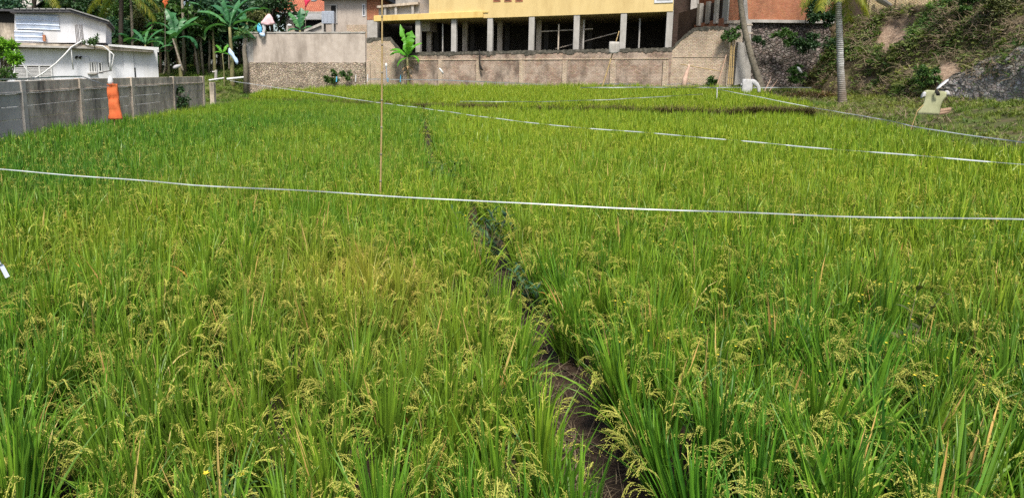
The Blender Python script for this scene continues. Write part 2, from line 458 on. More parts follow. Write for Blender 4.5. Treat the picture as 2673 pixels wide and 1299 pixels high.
def blade(lm, base, az, t0, droop, L, w, segs, m=0, r=.5, fold=0.0, pw=1.6, prof=None, swing=0, twist=0.0, jag=0.0):
    P = arc(np.asarray(base, float), az, t0, droop, L, segs, pw, swing)
    s = np.arange(segs + 1) / segs
    p = prof(s) if prof else np.minimum(1, .55 + 1.6 * s) * (1 - s ** 2.2)
    T = np.gradient(P, axis=0); T /= np.maximum(np.linalg.norm(T, axis=1, keepdims=True), 1e-9)
    a = az + twist * s
    side = np.stack([np.cos(a), -np.sin(a), np.zeros_like(s)], 1)
    side = side - T * (side * T).sum(1, keepdims=True); side /= np.maximum(np.linalg.norm(side, axis=1, keepdims=True), 1e-6)
    hw = (w / 2 * np.maximum(p, .02))[:, None]
    jl = 1 + jag * (RNG.random((segs + 1, 1)) - .6); jr = 1 + jag * (RNG.random((segs + 1, 1)) - .6)
    N = np.cross(side, T)
    n = segs + 1
    i = np.arange(segs)[:, None]
    if fold:
        V = np.concatenate([P - side * hw * jl + N * hw * fold, P, P + side * hw * jr + N * hw * fold])
        Q = np.concatenate([i + np.array([[0, n, n + 1, 1]]), i + np.array([[n, 2 * n, 2 * n + 1, n + 1]])])
    else:
        V = np.concatenate([P - side * hw * jl, P + side * hw * jr])
        Q = i + np.array([[0, n, n + 1, 1]])
    lm.add(V, Q, m=m, r=r)
    return P

def grains(lm, C, D, ln, wd, m=1, r=None):
    """pointed grains at C along D, three-sided spindles"""
    k = len(C)
    D = D / np.maximum(np.linalg.norm(D, axis=1, keepdims=True), 1e-9)
    a = np.cross(D, np.array([0.3, .5, .81])); a /= np.maximum(np.linalg.norm(a, axis=1, keepdims=True), 1e-6)
    b = np.cross(D, a)
    ln = ln * np.ones((k, 1)); wd = wd * np.ones((k, 1))
    ring = [C + wd * (a * math.cos(q) + b * math.sin(q)) + D * ln * .45 for q in (0, 2.094, 4.189)]
    V = np.concatenate([C, C + D * ln] + ring)
    i = np.arange(k)
    T = np.concatenate([np.stack([i, i + k * (2 + j), i + k * (2 + (j + 1) % 3)], 1) for j in range(3)] +
                       [np.stack([i + k, i + k * (2 + (j + 1) % 3), i + k * (2 + j)], 1) for j in range(3)])
    rr = np.tile(RNG.random(k) if r is None else np.full(k, r), 6)
    lm.add(V, None, T, m=m, r=rr)

def rice_clump(lod, seed, lean=0.0, heavy=1.0):
    rng = np.random.default_rng(seed)
    lm = LM()
    nb, npn = [(54, 13), (38, 10), (22, 8)][lod]
    npn = int(npn * heavy)
    seg = [7, 5, 3][lod]
    wmul = [1.0, 1.12, 1.6][lod]
    la = rng.random() * 6.28
    for k in range(nb):
        q = rng.random() * 6.283; rad = .042 * math.sqrt(rng.random())
        base = (rad * math.cos(q), rad * math.sin(q), 0)
        az = math.atan2(base[0], base[1]) + rng.normal(0, .5)
        upright = rng.random() < .62
        L = rng.uniform(.56, .88) if upright else rng.uniform(.46, .80)
        t0 = abs(rng.normal(.09, .075)) if upright else rng.uniform(.12, .40)
        dr = rng.uniform(.03, .30) if upright else rng.uniform(.3, 1.3)
        dry = rng.random() < (.018, .010, .005)[lod]
        blade(lm, base, az, t0 + lean * math.cos(az - la), dr, L, rng.uniform(.020, .032) * wmul, seg, m=2 if dry else 0, r=rng.random(),
              fold=.35 if lod == 0 else 0, pw=rng.uniform(1.6, 3), swing=rng.normal(0, .25), twist=rng.normal(0, .8))
    if lod < 2:       # sheaths near the ground
        for k in range(16 if lod == 0 else 8):
            q = rng.random() * 6.283; rad = .05 * rng.random()
            blade(lm, (rad * math.cos(q), rad * math.sin(q), -.03), rng.random() * 6.28, rng.uniform(0, .18), .1, rng.uniform(.3, .5), .011 * wmul, 3, m=3, r=rng.random())
    for k in range(npn):
        az = rng.random() * 6.283
        t0 = rng.uniform(.05, .34)
        rad = .05 * rng.random()
        L0 = rng.uniform(.36, .60)
        nseg = [5, 4, 2][lod]
        base = np.array([rad * math.sin(az), rad * math.cos(az), 0])
        P0 = arc(base, az, t0, .12, L0, nseg)
        gold = rng.random()
        # neck and drooping head
        hl = rng.uniform(.13, .18)
        ns = [7, 5, 3][lod]
        dr = rng.uniform(1.4, 2.7)
        P1 = arc(P0[-1], az, t0 + .12, dr, hl, ns, 1.1, rng.normal(0, .4))
        for P, wd in ((P0, .0042), (P1, .0026)):
            n = len(P)
            side = np.tile(np.array([math.cos(az), -math.sin(az), 0]) * wd * wmul / 2, (n, 1))
            i = np.arange(n - 1)[:, None]
            lm.add(np.concatenate([P - side, P + side]), i + np.array([[0, n, n + 1, 1]]), m=3 if P is P0 else 1, r=gold)
        nbr = [10, 7, 4][lod]
        for j in range(nbr):
            f = (j + .4) / nbr
            i0 = min(int(f * ns), ns - 1)
            p = P1[i0] + (P1[i0 + 1] - P1[i0]) * (f * ns - i0)
            t = P1[i0 + 1] - P1[i0]; t = t / np.linalg.norm(t)
            off = rng.normal(0, .27, 3)
            d = t + off; d[2] -= .30; d = d / np.linalg.norm(d)
            bl = rng.uniform(.04, .07) * (1.1 - .4 * f)
            if lod == 0:
                ng = max(3, int(bl / .0085))
                ss = (np.arange(ng) + .5) / ng
                C = p + d * (ss * bl)[:, None]; C[:, 2] -= .012 * ss ** 2
                D = d + rng.normal(0, .22, (ng, 3))
                grains(lm, C, D, .0120, .0027, 1)
            elif lod == 1:
                ng = 4
                ss = (np.arange(ng) + .3) / ng
                C = p + d * (ss * bl)[:, None]
                grains(lm, C, d + rng.normal(0, .25, (ng, 3)), bl / ng * 1.15, .0036, 1)
            else:
                s_ = np.cross(d, rng.normal(0, 1, 3)); s_ = s_ / np.linalg.norm(s_) * .0065
                e = p + d * bl * 1.15
                lm.add([p, (p + e) / 2 + s_, e, (p + e) / 2 - s_], [[0, 1, 2, 3]], m=1, r=rng.random())
    me = lm.mesh('rice_clump', [M['rice_leaf'], M['rice_grain'], M['rice_dry'], M['rice_stem']])
    return bpy.data.objects.new('rice_clump', me)          # a source for the field, not in the scene

def scatter(name, pts, rot, scl, idx, sources, attrs, label=None):
    """ONE object: each point of its mesh carries one of the sources"""
    me = bpy.data.meshes.new(name)
    me.vertices.add(len(pts)); me.vertices.foreach_set('co', np.asarray(pts, np.float32).reshape(-1))
    def put(n, t, v, key='value'):
        a = me.attributes.new(n, t, 'POINT'); a.data.foreach_set(key, np.asarray(v).reshape(-1))
    put('rot', 'FLOAT_VECTOR', np.asarray(rot, np.float32), 'vector')
    put('scl', 'FLOAT_VECTOR', np.asarray(scl, np.float32), 'vector')
    put('idx', 'INT', np.asarray(idx, np.int32))
    for k, v in attrs.items(): put(k, 'FLOAT', np.asarray(v, np.float32))
    o = bpy.data.objects.new(name, me); COL.objects.link(o)
    o['kind'] = 'stuff'
    if label: o['label'] = label
    ng = bpy.data.node_groups.new(name, 'GeometryNodeTree')
    ng.interface.new_socket('Geometry', in_out='INPUT', socket_type='NodeSocketGeometry')
    ng.interface.new_socket('Geometry', in_out='OUTPUT', socket_type='NodeSocketGeometry')
    N, Lk = ng.nodes, ng.links
    gi, go = N.new('NodeGroupInput'), N.new('NodeGroupOutput')
    gt = N.new('GeometryNodeGeometryToInstance')
    for s in reversed(sources):
        oi = N.new('GeometryNodeObjectInfo'); oi.inputs['Object'].default_value = s
        Lk.new(oi.outputs['Geometry'], gt.inputs[0])
    ip = N.new('GeometryNodeInstanceOnPoints')
    def attr(n, t):
        a = N.new('GeometryNodeInputNamedAttribute'); a.data_type = t; a.inputs[0].default_value = n
        return a.outputs[0]
    er = N.new('FunctionNodeEulerToRotation')
    Lk.new(attr('rot', 'FLOAT_VECTOR'), er.inputs[0])
    Lk.new(gi.outputs[0], ip.inputs['Points']); Lk.new(gt.outputs[0], ip.inputs['Instance'])
    ip.inputs['Pick Instance'].default_value = True
    Lk.new(attr('idx', 'INT'), ip.inputs['Instance Index'])
    Lk.new(er.outputs[0], ip.inputs['Rotation']); Lk.new(attr('scl', 'FLOAT_VECTOR'), ip.inputs['Scale'])
    Lk.new(ip.outputs[0], go.inputs[0])
    md = o.modifiers.new('scatter', 'NODES'); md.node_group = ng
    return o

# ------------------------------------------------------------------ the lie of the land
def sfield(x, y, seed, scale):
    """a smooth random field, about -1..1"""
    r = np.random.default_rng(seed)
    v = 0
    for k in range(6):
        a = r.random() * 6.28; f = scale * r.uniform(.5, 2.2)
        v = v + np.sin((x * math.cos(a) + y * math.sin(a)) * f + r.random() * 6.28)
    return v / 3.2

GUL = np.array([G(1625, 1320, 0)[:2], G(1512, 1110, 0)[:2], G(1432, 950, 0)[:2], G(1368, 830, 0)[:2], G(1325, 745, 0)[:2],
                G(1285, 620, .3)[:2], G(1220, 480, .5)[:2], G(1130, 390, .6)[:2], G(1113, 300, .6)[:2], (.1, 34.0)])
GUL = np.concatenate([[[GUL[0][0] + .15, 1.5]], GUL])
GUL = GUL[np.argsort(GUL[:, 1])]
STX, STY = np.array([-18, -15.0, 0, 13, 19, 24]), np.array([47.5, 46, 36.2, 30.5, 28.8, 28.8])
RXY, RXX = np.array([-5, 0, 13, 15.5, 23, 31, 40, 60]), np.array([14, 14.3, 15.4, 16.4, 18.5, 20.6, 22.6, 24])
FEN_A, FEN_B = G(55, 330, .85)[:2], G(530, 266, .85)[:2]

def sm(t): t = np.clip(t, 0, 1); return t * t * (3 - 2 * t)

def fence_x(y):
    return FEN_A[0] + (FEN_B[0] - FEN_A[0]) * (y - FEN_A[1]) / (FEN_B[1] - FEN_A[1])

def terr(x, y):
    ys = np.interp(x, STX, STY)
    t = y - ys
    return np.where(t > 0, sm(t / .18) * .42 + .95 * np.clip(t / 13, 0, 1), 0)

def land(x, y):
    x = np.asarray(x, float); y = np.asarray(y, float)
    z = terr(x, y)
    e = x - np.interp(y, RXY, RXX)
    ap = np.where(e > 0, sm(e / 9) * 1.55, 0)
    z = np.maximum(z, ap) + np.where((e > 0) & (z > ap), 0.02, 0)
    gd = np.abs(x - np.interp(y, GUL[:, 1], GUL[:, 0]))
    z = z - .14 * np.clip(1 - gd / .38, 0, 1) * (y < 36)
    f = fence_x(y) - x
    z = np.where((f > 0) & (y < 46), np.maximum(z, .5 * sm(f / .4)), z)
    gl = sm((y - 45.5) / 6.5) * sm((-14.5 - x) / 2.5)
    z = z + gl * (1.55 + .9 * sm((y - 51) / 8) - z * .3)
    z = z + sm((1.6 - y) / 1.8) * 1.15 * sm((y + 6) / 2)
    return z

def build_ground():
    xs = np.concatenate([[-900, -400, -200, -110], np.arange(-60, -20, 2), np.arange(-20, 30, .5), np.arange(30, 61, 2), [110, 200, 400, 900]])
    xs = np.sort(np.concatenate([xs, np.arange(-1.0, 3.0, .1)]))
    xs = np.unique(np.round(xs, 3))
    ys = np.concatenate([[-300, -100, -40, -15], np.arange(-8, 0, 1), np.arange(0, 52, .35), np.arange(52, 80, 2), [100, 150, 300, 900]])
    X, Y = np.meshgrid(xs, ys)
    Z = land(X, Y)
    inner = (X > -16) & (X < 30) & (Y > 0) & (Y < 52)
    Z = Z + inner * (.03 * sfield(X, Y, 3, 2.2) + .02 * sfield(X, Y, 4, 7))
    nx, ny = len(xs), len(ys)
    V = np.stack([X, Y, Z], -1).reshape(-1, 3)
    i, j = np.meshgrid(np.arange(nx - 1), np.arange(ny - 1))
    a = (j * nx + i).reshape(-1)
    Q = np.stack([a, a + 1, a + 1 + nx, a + nx], 1)
    cx = V[Q].mean(1)
    paddy = (cx[:, 0] < np.interp(cx[:, 1], RXY, RXX) + .3) & (cx[:, 0] > fence_x(cx[:, 1])) & (cx[:, 1] > -2) & (cx[:, 1] < 49)
    me = mesh_np('ground', V, [Q], (~paddy).astype(int), smooth=True)
    me.materials.append(M['mud']); me.materials.append(M['ground'])
    o = bpy.data.objects.new('ground', me); COL.objects.link(o)
    tag(o, kind='structure')
build_ground()

# ------------------------------------------------------------------ rice
def in_view(x, y, pad=2.6):
    return (x > -.7333 * y - pad) & (x < 1.0487 * y + pad)

BERM = []          # (x, y, r) spots kept free of rice
def rice_field():
    sp = .265
    gx, gy = np.meshgrid(np.arange(-22, 26, sp), np.arange(2.2, 52, sp))
    x = (gx + RNG.uniform(-.085, .085, gx.shape)).reshape(-1); y = (gy + RNG.uniform(-.07, .07, gx.shape)).reshape(-1)
    ys = np.interp(x, STX, STY)
    gd = x - np.interp(y, GUL[:, 1], GUL[:, 0])
    gw = np.where(y < 8, .27, .21) + .20 * np.exp(-((y - 8.6) / 1.3) ** 2) + .16 * sm((y - 13) / 3) * (.6 + .6 * np.sin(y * 1.9)) + .05 * np.sin(y * 2.3)
    back = np.interp(x, [-16, -4.8, 18.5, 22], [48.9, 48.9, 40.3, 38.5])
    ok = (in_view(x, y) & (x > fence_x(y) + .45) & (x < np.interp(y, RXY, RXX) + .25 * np.sin(y * 1.7)) & (y < back)
          & ((gd > gw * .62) | (gd < -gw - .14 * np.clip((8.8 - y) / 4, 0, 1)) | (y > 34)) & (np.abs(y - ys + .12) > .22) & (x > -15.2))
    ok &= RNG.random(len(x)) > .03 + .07 * (sfield(x, y, 48, 1.8) > .35)
    x, y, gd, ys = x[ok], y[ok], gd[ok], ys[ok]
    z = land(x, y)
    d = np.hypot(x, y)
    lod = np.where(d + RNG.normal(0, .5, len(d)) < 8.0, 0, np.where(d + RNG.normal(0, 1, len(d)) < 17, 1, 2))
    nv = (10, 8, 8)
    base = (0, 10, 18)
    idx = np.array([base[l] + RNG.integers(nv[l]) for l in lod])
    # colour: bluish green by the fence, yellow-green in the middle and on the right, mixed in the foreground
    tone = .46 + .22 * sfield(x, y, 21, .30) + .12 * sfield(x, y, 22, 1.0) + RNG.normal(0, .11, len(x))
    tone += .42 * sm((x + 1.5) / 4) * sm((y - 5) / 8) + .12 * sm((y - 22) / 12)
    tone -= .45 * sm((-3.0 - x) / 6) * sm((y - 8) / 6) * sm((30 - y) / 9)
    tone -= .26 * sm((7.5 - y) / 3.5)
    tone += .25 * (y > ys)
    tone -= .25 * np.exp(-((gd - .1) / .5) ** 2)
    gold = .10 * np.clip(sfield(x, y, 33, .8), 0, 1)
    for (px, py, rr, a) in ((880, 640, .75, .75), (1060, 700, .7, .6), (820, 570, .5, .5), (1010, 640, .55, .5), (1400, 560, .6, .35), (200, 560, 1.0, .25)):
        c = G(px, py, .85); gold += .6 * a * np.exp(-((x - c[0]) ** 2 + (y - c[1]) ** 2) / rr ** 2) * RNG.uniform(.5, 1.1, len(x))
    tone = np.clip(tone, 0, 1); gold = np.clip(gold, 0, .9)
    n = len(x)
    s = RNG.uniform(.80, 1.18, n) * (1 - .12 * (y > ys)) * (1 + .06 * sfield(x, y, 44, .9))
    rot = np.zeros((n, 3)); rot[:, 2] = RNG.uniform(0, 6.283, n)
    tilt = RNG.normal(0, .06, (n, 2))
    br = sm((x - 1.4) / 1.2) * sm((5.2 - y) / 1.6)         # bent-over plants at the near right
    tilt[:, 0] += br * RNG.normal(.1, .28, n); tilt[:, 1] += br * RNG.normal(0, .28, n)
    near = np.exp(-((np.abs(gd) - .3) / .18) ** 2) * (y < 9)
    tilt[:, 1] += -np.sign(gd) * near * RNG.uniform(-.05, .25, n)
    # tilt about x and y in the world, spin first
    m = np.zeros((n, 3))
    for k in range(n):
        e = (Matrix.Rotation(tilt[k, 1], 3, 'Y') @ Matrix.Rotation(-tilt[k, 0], 3, 'X') @ Matrix.Rotation(rot[k, 2], 3, 'Z')).to_euler()
        m[k] = e
    hs = np.stack([s * RNG.uniform(.92, 1.1, n), s * RNG.uniform(.92, 1.1, n), s * RNG.uniform(.9, 1.06, n)], 1)
    src = [rice_clump(0, 100 + k, .08, (.5, .7, .8, .9, 1, 1, 1.1, 1.2, 1.3, .45)[k]) for k in range(nv[0])] + [rice_clump(1, 200 + k, .06, .4 + .1 * k) for k in range(nv[1])] + [rice_clump(2, 300 + k, 0, .5 + .07 * k) for k in range(nv[2])]
    scatter('rice_field', np.stack([x, y, z], 1), m, hs, idx, src, {'tone': tone, 'gold': gold}, 'ripening green rice standing in hills across the paddy')
    print('rice hills', n, [int((lod == l).sum()) for l in range(3)])
rice_field()

# ------------------------------------------------------------------ concrete fence on the left
def concrete_fence():
    d = FEN_B - FEN_A; L = np.linalg.norm(d); u = d / L
    A = FEN_A - u * 9.6
    pl = Pl(A, FEN_B)                                     # its front is the paddy side (right of the run)
    pl.n = np.array([u[1], -u[0]])
    t = thing('concrete_fence', 'stained grey fence of stacked concrete panels and posts in front of the white house', 'fence', (*A, .3))
    posts = [-.0] + [pl.px(X, 250)[0] for X in (55, 207, 342, 452)] + [pl.L]
    top = lambda a: pl.px(0, 0)[1] * 0 + np.interp(a, TA, TZ)
    TA, TZ = [], []
    for X, Y in ((2, 215), (55, 212), (207, 206), (342, 203), (452, 201), (530, 200)):
        a, z = pl.px(X, Y); TA.append(a); TZ.append(z)
    TA = [0] + TA; TZ = [TZ[0]] + TZ
    for i, a in enumerate(posts):
        m = MB(); z = top(a)
        m.bx(pl, a - .11, a + .11, .1, z + .02, -.11, .13)
        m.build('post', M['conc'] if i < 2 else M['conc_dark'], t, bevel=.012)
    for i in range(len(posts) - 1):
        a0, a1 = posts[i] + .10, posts[i + 1] - .10
        z0, z1 = top(a0), top(a1)
        n = 5
        for k in range(n):
            m = MB()
            h = .44
            t0, t1 = z0 - k * h, z1 - k * h
            o = .035 if k == 0 else RNG.uniform(-.008, .012)
            m.prism(pl, [(a0, t0 - h + .012), (a1, t1 - h + .012), (a1, t1), (a0, t0)], -.035, .035 + o)
            if k == 0: m.prism(pl, [(a0, t0 - h + .016), (a1, t1 - h + .016), (a1, t1 - h + .075), (a0, t0 - h + .075)], .036 + o, .075 + o)
            m.build('panel', M['conc_light'] if (i == 0) else M['conc_dark'], t, bevel=.008)
    # short return and stub past the end of the run
    pe = MB(); e = pl.L
    pe.bx(pl, e + .02, e + .9, .2, top(e) - .02, -1.2, -.95)
    pe.build('panel', M['conc_dark'], t, bevel=.01)
    st = thing('concrete_post', 'short dark concrete stub standing just past the far end of the grey fence', 'post', pl.pt(e + 1.6, .9))
    q = MB(); a, z = pl.px(556, 215, -.4)
    q.bx(pl, a - .2, a + .2, .2, z, -.6, -.3); q.build('shaft', M['conc_dark'], st, bevel=.015)
    return pl
FPL = concrete_fence()

# ------------------------------------------------------------------ white house
def white_house():
    A, B = W(-150, 188, 34.6), W(410, 188, 39.5)
    pl = Pl(A, B); P = pl.px
    t = thing('white_house', 'white two-level house with zinc sheets and louvred windows behind the grey fence', 'house', (*A[:2], .5))
    eave = [P(-150, 110)[1], P(40, 113)[1], P(250, 119)[1], P(400, 128)[1]]
    s = [P(-150, 110)[0], P(40, 113)[0], P(250, 119)[0], P(400, 128)[0]]
    e_ = P(410, 132); L = e_[0]
    wz = min(eave) - .10
    m = MB(); m.bx(pl, s[0], L, .2, wz, -8, 0); m.bx(pl, P(322, 150)[0], P(348, 150)[0], .2, wz, .004, .10)
    m.bx(pl, P(200, 150)[0], P(232, 150)[0], .2, wz - .5, .004, .06)
    m.build('wall', M['plaster_white'], t)
    m = MB()
    for i in range(3):
        m.prism(pl, [(s[i] - (.2 if i == 0 else 0), eave[i] - .26), (s[i + 1], eave[i + 1] - .26), (s[i + 1], eave[i + 1]), (s[i], eave[i])], -8.2, .62)
    m.build('roof_slab', M['conc_dark'], t)
    g = MB(); g.prism(pl, [(P(285, 122)[0], P(285, 122)[1]), (e_[0] + .1, P(402, 132)[1] - .04), (e_[0] + .1, P(402, 128)[1] + .08), (P(285, 122)[0], P(285, 122)[1] + .12)], .63, .75)
    g.bx(pl, L - .02, L + .1, P(402, 137)[1], P(402, 131)[1], .63, .75, 0)
    g.build('gutter', M['pvc'], t)
    g = MB(); g.prism(pl, [(s[1] - .6, eave[1] - .24), (s[2], eave[2] - .24), (s[2], eave[2] - .12), (s[1] - .6, eave[1] - .12)], .63, .68)
    g.build('fascia', M['conc_light'], t)
    # upper storey, set back
    o = -.9
    q = lambda X, Y: P(X, Y, o)
    poly = [q(38, 112), q(276, 112), q(276, 57), q(186, 30), q(38, 30)]
    m = MB(); m.prism(pl, poly, -7, o); uw = m.build('upper_wall', M['plaster_white'], t)
    m = MB()
    m.prism(pl, [q(30, 35), q(186, 34), q(186, 26), q(30, 27)], -7.3, o + .45)
    a, b, c, d = q(186, 34), q(283, 65), q(283, 58.5), q(186, 25.7)
    m.prism(pl, [a, b, c, d], -7.31, o + .46)
    m.build('upper_roof', M['dark_roof'], t)
    m = MB(); a, b, c, d = q(184, 26.5), q(286, 58.5), q(286, 55.5), q(184, 23.8)
    m.prism(pl, [a, b, c, d], -7.4, o + .55); 
    for k in range(9):
        x = 40 + k * 17; aa = q(x, 26); m.bx(pl, aa[0], aa[0] + .28, aa[1] - .02, aa[1] + .05, -7.2, o + .5)
    m.build('roof_cover', M['tin'], t)
    # zinc sheets, corrugated with horizontal ribs
    def sheet(X0, X1, Y0, Y1, name='zinc_sheet'):
        a0, zt = q(X0, Y0); a1, zb = q(X1, Y1)
        m = MB(); n = 40; vs = []; fs = []
        for i in range(n + 1):
            f = i / n; z = zt + (zb - zt) * f; ph = f * (zt - zb) / .30 * 6.283
            oo = o + .05 + .035 * max(0, math.sin(ph)) ** 3
            wob = .03 * math.sin(i * .7)
            vs += [pl.pt(a0 + wob, z, oo), pl.pt((a0 + a1) / 2, z, oo), pl.pt(a1 + wob * .5, z - .03, oo), pl.pt(a0 + wob, z, o + .01), pl.pt(a1 + wob * .5, z - .03, o + .01)]
        for i in range(n):
            b = i * 5
            fs += [(b, b + 5, b + 6, b + 1), (b + 1, b + 6, b + 7, b + 2), (b + 3, b + 8, b + 5, b), (b + 2, b + 7, b + 9, b + 4)]
        m.add(vs, fs); m.build(name, M['zinc'], t)
    sheet(40, 156, 35, 78); sheet(37, 113, 79.5, 108)
    m = MB(); a0 = q(113, 108); a1 = q(119, 92); m.bx(pl, a0[0], a1[0], a0[1], a1[1], o + .01, o + .2); m.build('brick_stub', M['brick_orange'], t)
    # windows
    def window(X0, X1, Y0, Y1, n, slats, frame='pvc'):
        a0, z1 = P(X0, Y0); a1, z0 = P(X1, Y1)
        f = MB(); wd = .07
        f.bx(pl, a0, a1, z1 - wd, z1, .003, .07); f.bx(pl, a0, a1, z0, z0 + wd, .003, .07)
        f.bx(pl, a0, a0 + wd, z0 + wd, z1 - wd, .003, .07); f.bx(pl, a1 - wd, a1, z0 + wd, z1 - wd, .003, .07)
        for k in range(1, n):
            aa = a0 + (a1 - a0) * k / n; f.bx(pl, aa - wd * .6, aa + wd * .6, z0 + wd, z1 - wd, .003, .068)
        fo = f.build('window', M[frame], t)
        g = MB(); g.bx(pl, a0 + wd, a1 - wd, z0 + wd, z1 - wd, .003, .012); g.build('pane', M['glass_dark'] if not slats else M['steel'], fo)
        if slats:
            l = MB(); k = int((z1 - z0 - 2 * wd) / .085)
            for i in range(k):
                z = z0 + wd + .085 * i
                l.add([pl.pt(a0 + wd, z, .055), pl.pt(a1 - wd, z, .055), pl.pt(a1 - wd, z + .07, .022), pl.pt(a0 + wd, z + .07, .022)], [(0, 1, 2, 3)])
            l.build('louvre', M['shutter'], fo)
        return fo
    window(35, 139, 170, 214, 3, True)
    w1 = window(231, 254, 161, 190, 3, False); window(255.5, 268, 162, 188, 1, False)
    m = MB(); a0, z0 = P(229, 194); a1, z1 = P(254, 190.5); m.bx(pl, a0, a1, z0, z1, .003, .16); m.build('window_sill', M['conc_light'], t)
    m = MB(); a0, z1 = P(347, 177); a1, z0 = P(355.5, 202); m.bx(pl, a0, a1, z0 - 1, z1, .003, .03); m.build('shade_opening', M['glass_dark'], t)  # dark panel painted in for the shade of an opening
    for X in (202, 212):
        l = MB(); a, z = P(X, 148); c = np.array(pl.pt(a, z, .06)); l.tube([c, c + np.array([.02, -.12, -.03]), c + np.array([.03, -.2, -.10])], [.05, .06, .08], 8); l.build('wall_lamp', M['black'], t)
    # starter bars on the roof edge
    for k, X in enumerate((201, 205, 208, 213, 216, 219.5)):
        a, z0 = P(X, 112, -.3); _, z1 = P(X, 65, -.3)
        m = MB(); m.tube([pl.pt(a, z0 - .2, -.3 + .1 * (k % 2)), pl.pt(a - .03, z1, -.3 + .1 * (k % 2))], .022, 6); m.build('starter_bar', M['steel'], t)
    # white pipes looped down over the front
    def pipe(pts, r=.045, name='drain_pipe', mt='pvc'):
        m = MB(); m.tube([pl.pt(*P(X, Y, oo), oo) for X, Y, oo in pts], r, 7); m.build(name, M[mt], t, smooth=True)
    pipe([(216, 106, .70), (196, 118, .74), (186, 124, .78), (170, 142, .9), (146, 166, 1.0), (112, 192, 1.1), (86, 207, 1.15)], .05)
    pipe([(185, 122, .76), (188, 150, .70), (191, 182, .60)], .035)
    pipe([(216, 106, .70), (226, 117, .72), (268, 121, .75), (280, 129, .8), (286, 134, .8), (287, 160, .8), (288, 184, .8)], .055)
    pipe([(286, 134, .8), (297, 143, .85), (294, 165, .85), (289, 184, .8)], .04)
    pipe([(36, 128, .7), (52, 156, .75), (66, 178, .8), (88, 206, 1.0)], .035)
    pipe([(282, 136, .7), (280, 150, .7), (284, 175, .7)], .02, 'cable', 'black')
    pipe([(235, 200, .5), (262, 190, .5), (292, 184, .6)], .03, 'cable', 'steel')
    return pl
WPL = white_house()

# plain dark shed and pale roof behind it at the far left
def back_shed():
    A, B = W(-120, 188, 46), W(40, 188, 47); pl = Pl(A, B); P = pl.px
    t = thing('open_shed', 'dark open shed beside the upper storey of the white house, at the frame edge', 'shed', (*A[:2], .8))
    m = MB(); a1 = P(42, 40)[0]
    m.bx(pl, 0, a1, .8, P(0, 60)[1], -5, 0); m.build('wall', M['conc_dark'], t)
    m = MB(); m.bx(pl, 0, a1 + .1, P(0, 59)[1], P(0, 33)[1], -5, .02); m.build('opening', M['black'], t)  # solid black box, colour stands in for the shade inside the shed
    m = MB(); m.prism(pl, [(-.5, P(0, 32)[1]), (a1 + .3, P(40, 32)[1]), (a1 + .3, P(40, 27)[1]), (-.5, P(0, 24)[1])], -6, .6); m.build('roof', M['dark_roof'], t)
    A, B = W(10, 188, 58), W(110, 188, 58); pl = Pl(A, B); P = pl.px
    t = thing('far_house', 'far house whose pale tin roof shows above the upper storey of the white house', 'house', (*A[:2], 2))
    m = MB(); m.bx(pl, 0, P(98, 20)[0], 2, P(40, 20)[1], -6, 0); m.build('wall', M['conc'], t)
    m = MB()
    a0, z0 = P(38, 17); a1, z1 = P(97, 17)
    m.add([pl.pt(a0, z0, .5), pl.pt(a1, z1 - .1, .5), pl.pt(a1 - .4, z1 + 1.6, -3), pl.pt(a0, z0 + 1.6, -3), pl.pt(a0, z0 - .12, .5), pl.pt(a1, z1 - .22, .5), pl.pt(a1 - .4, z1 + 1.5, -3), pl.pt(a0, z0 + 1.5, -3)],
          [(0, 1, 2, 3), (4, 7, 6, 5), (0, 4, 5, 1), (1, 5, 6, 2), (3, 7, 4, 0)])
    m.build('roof', M['conc_light'], t)
back_shed()

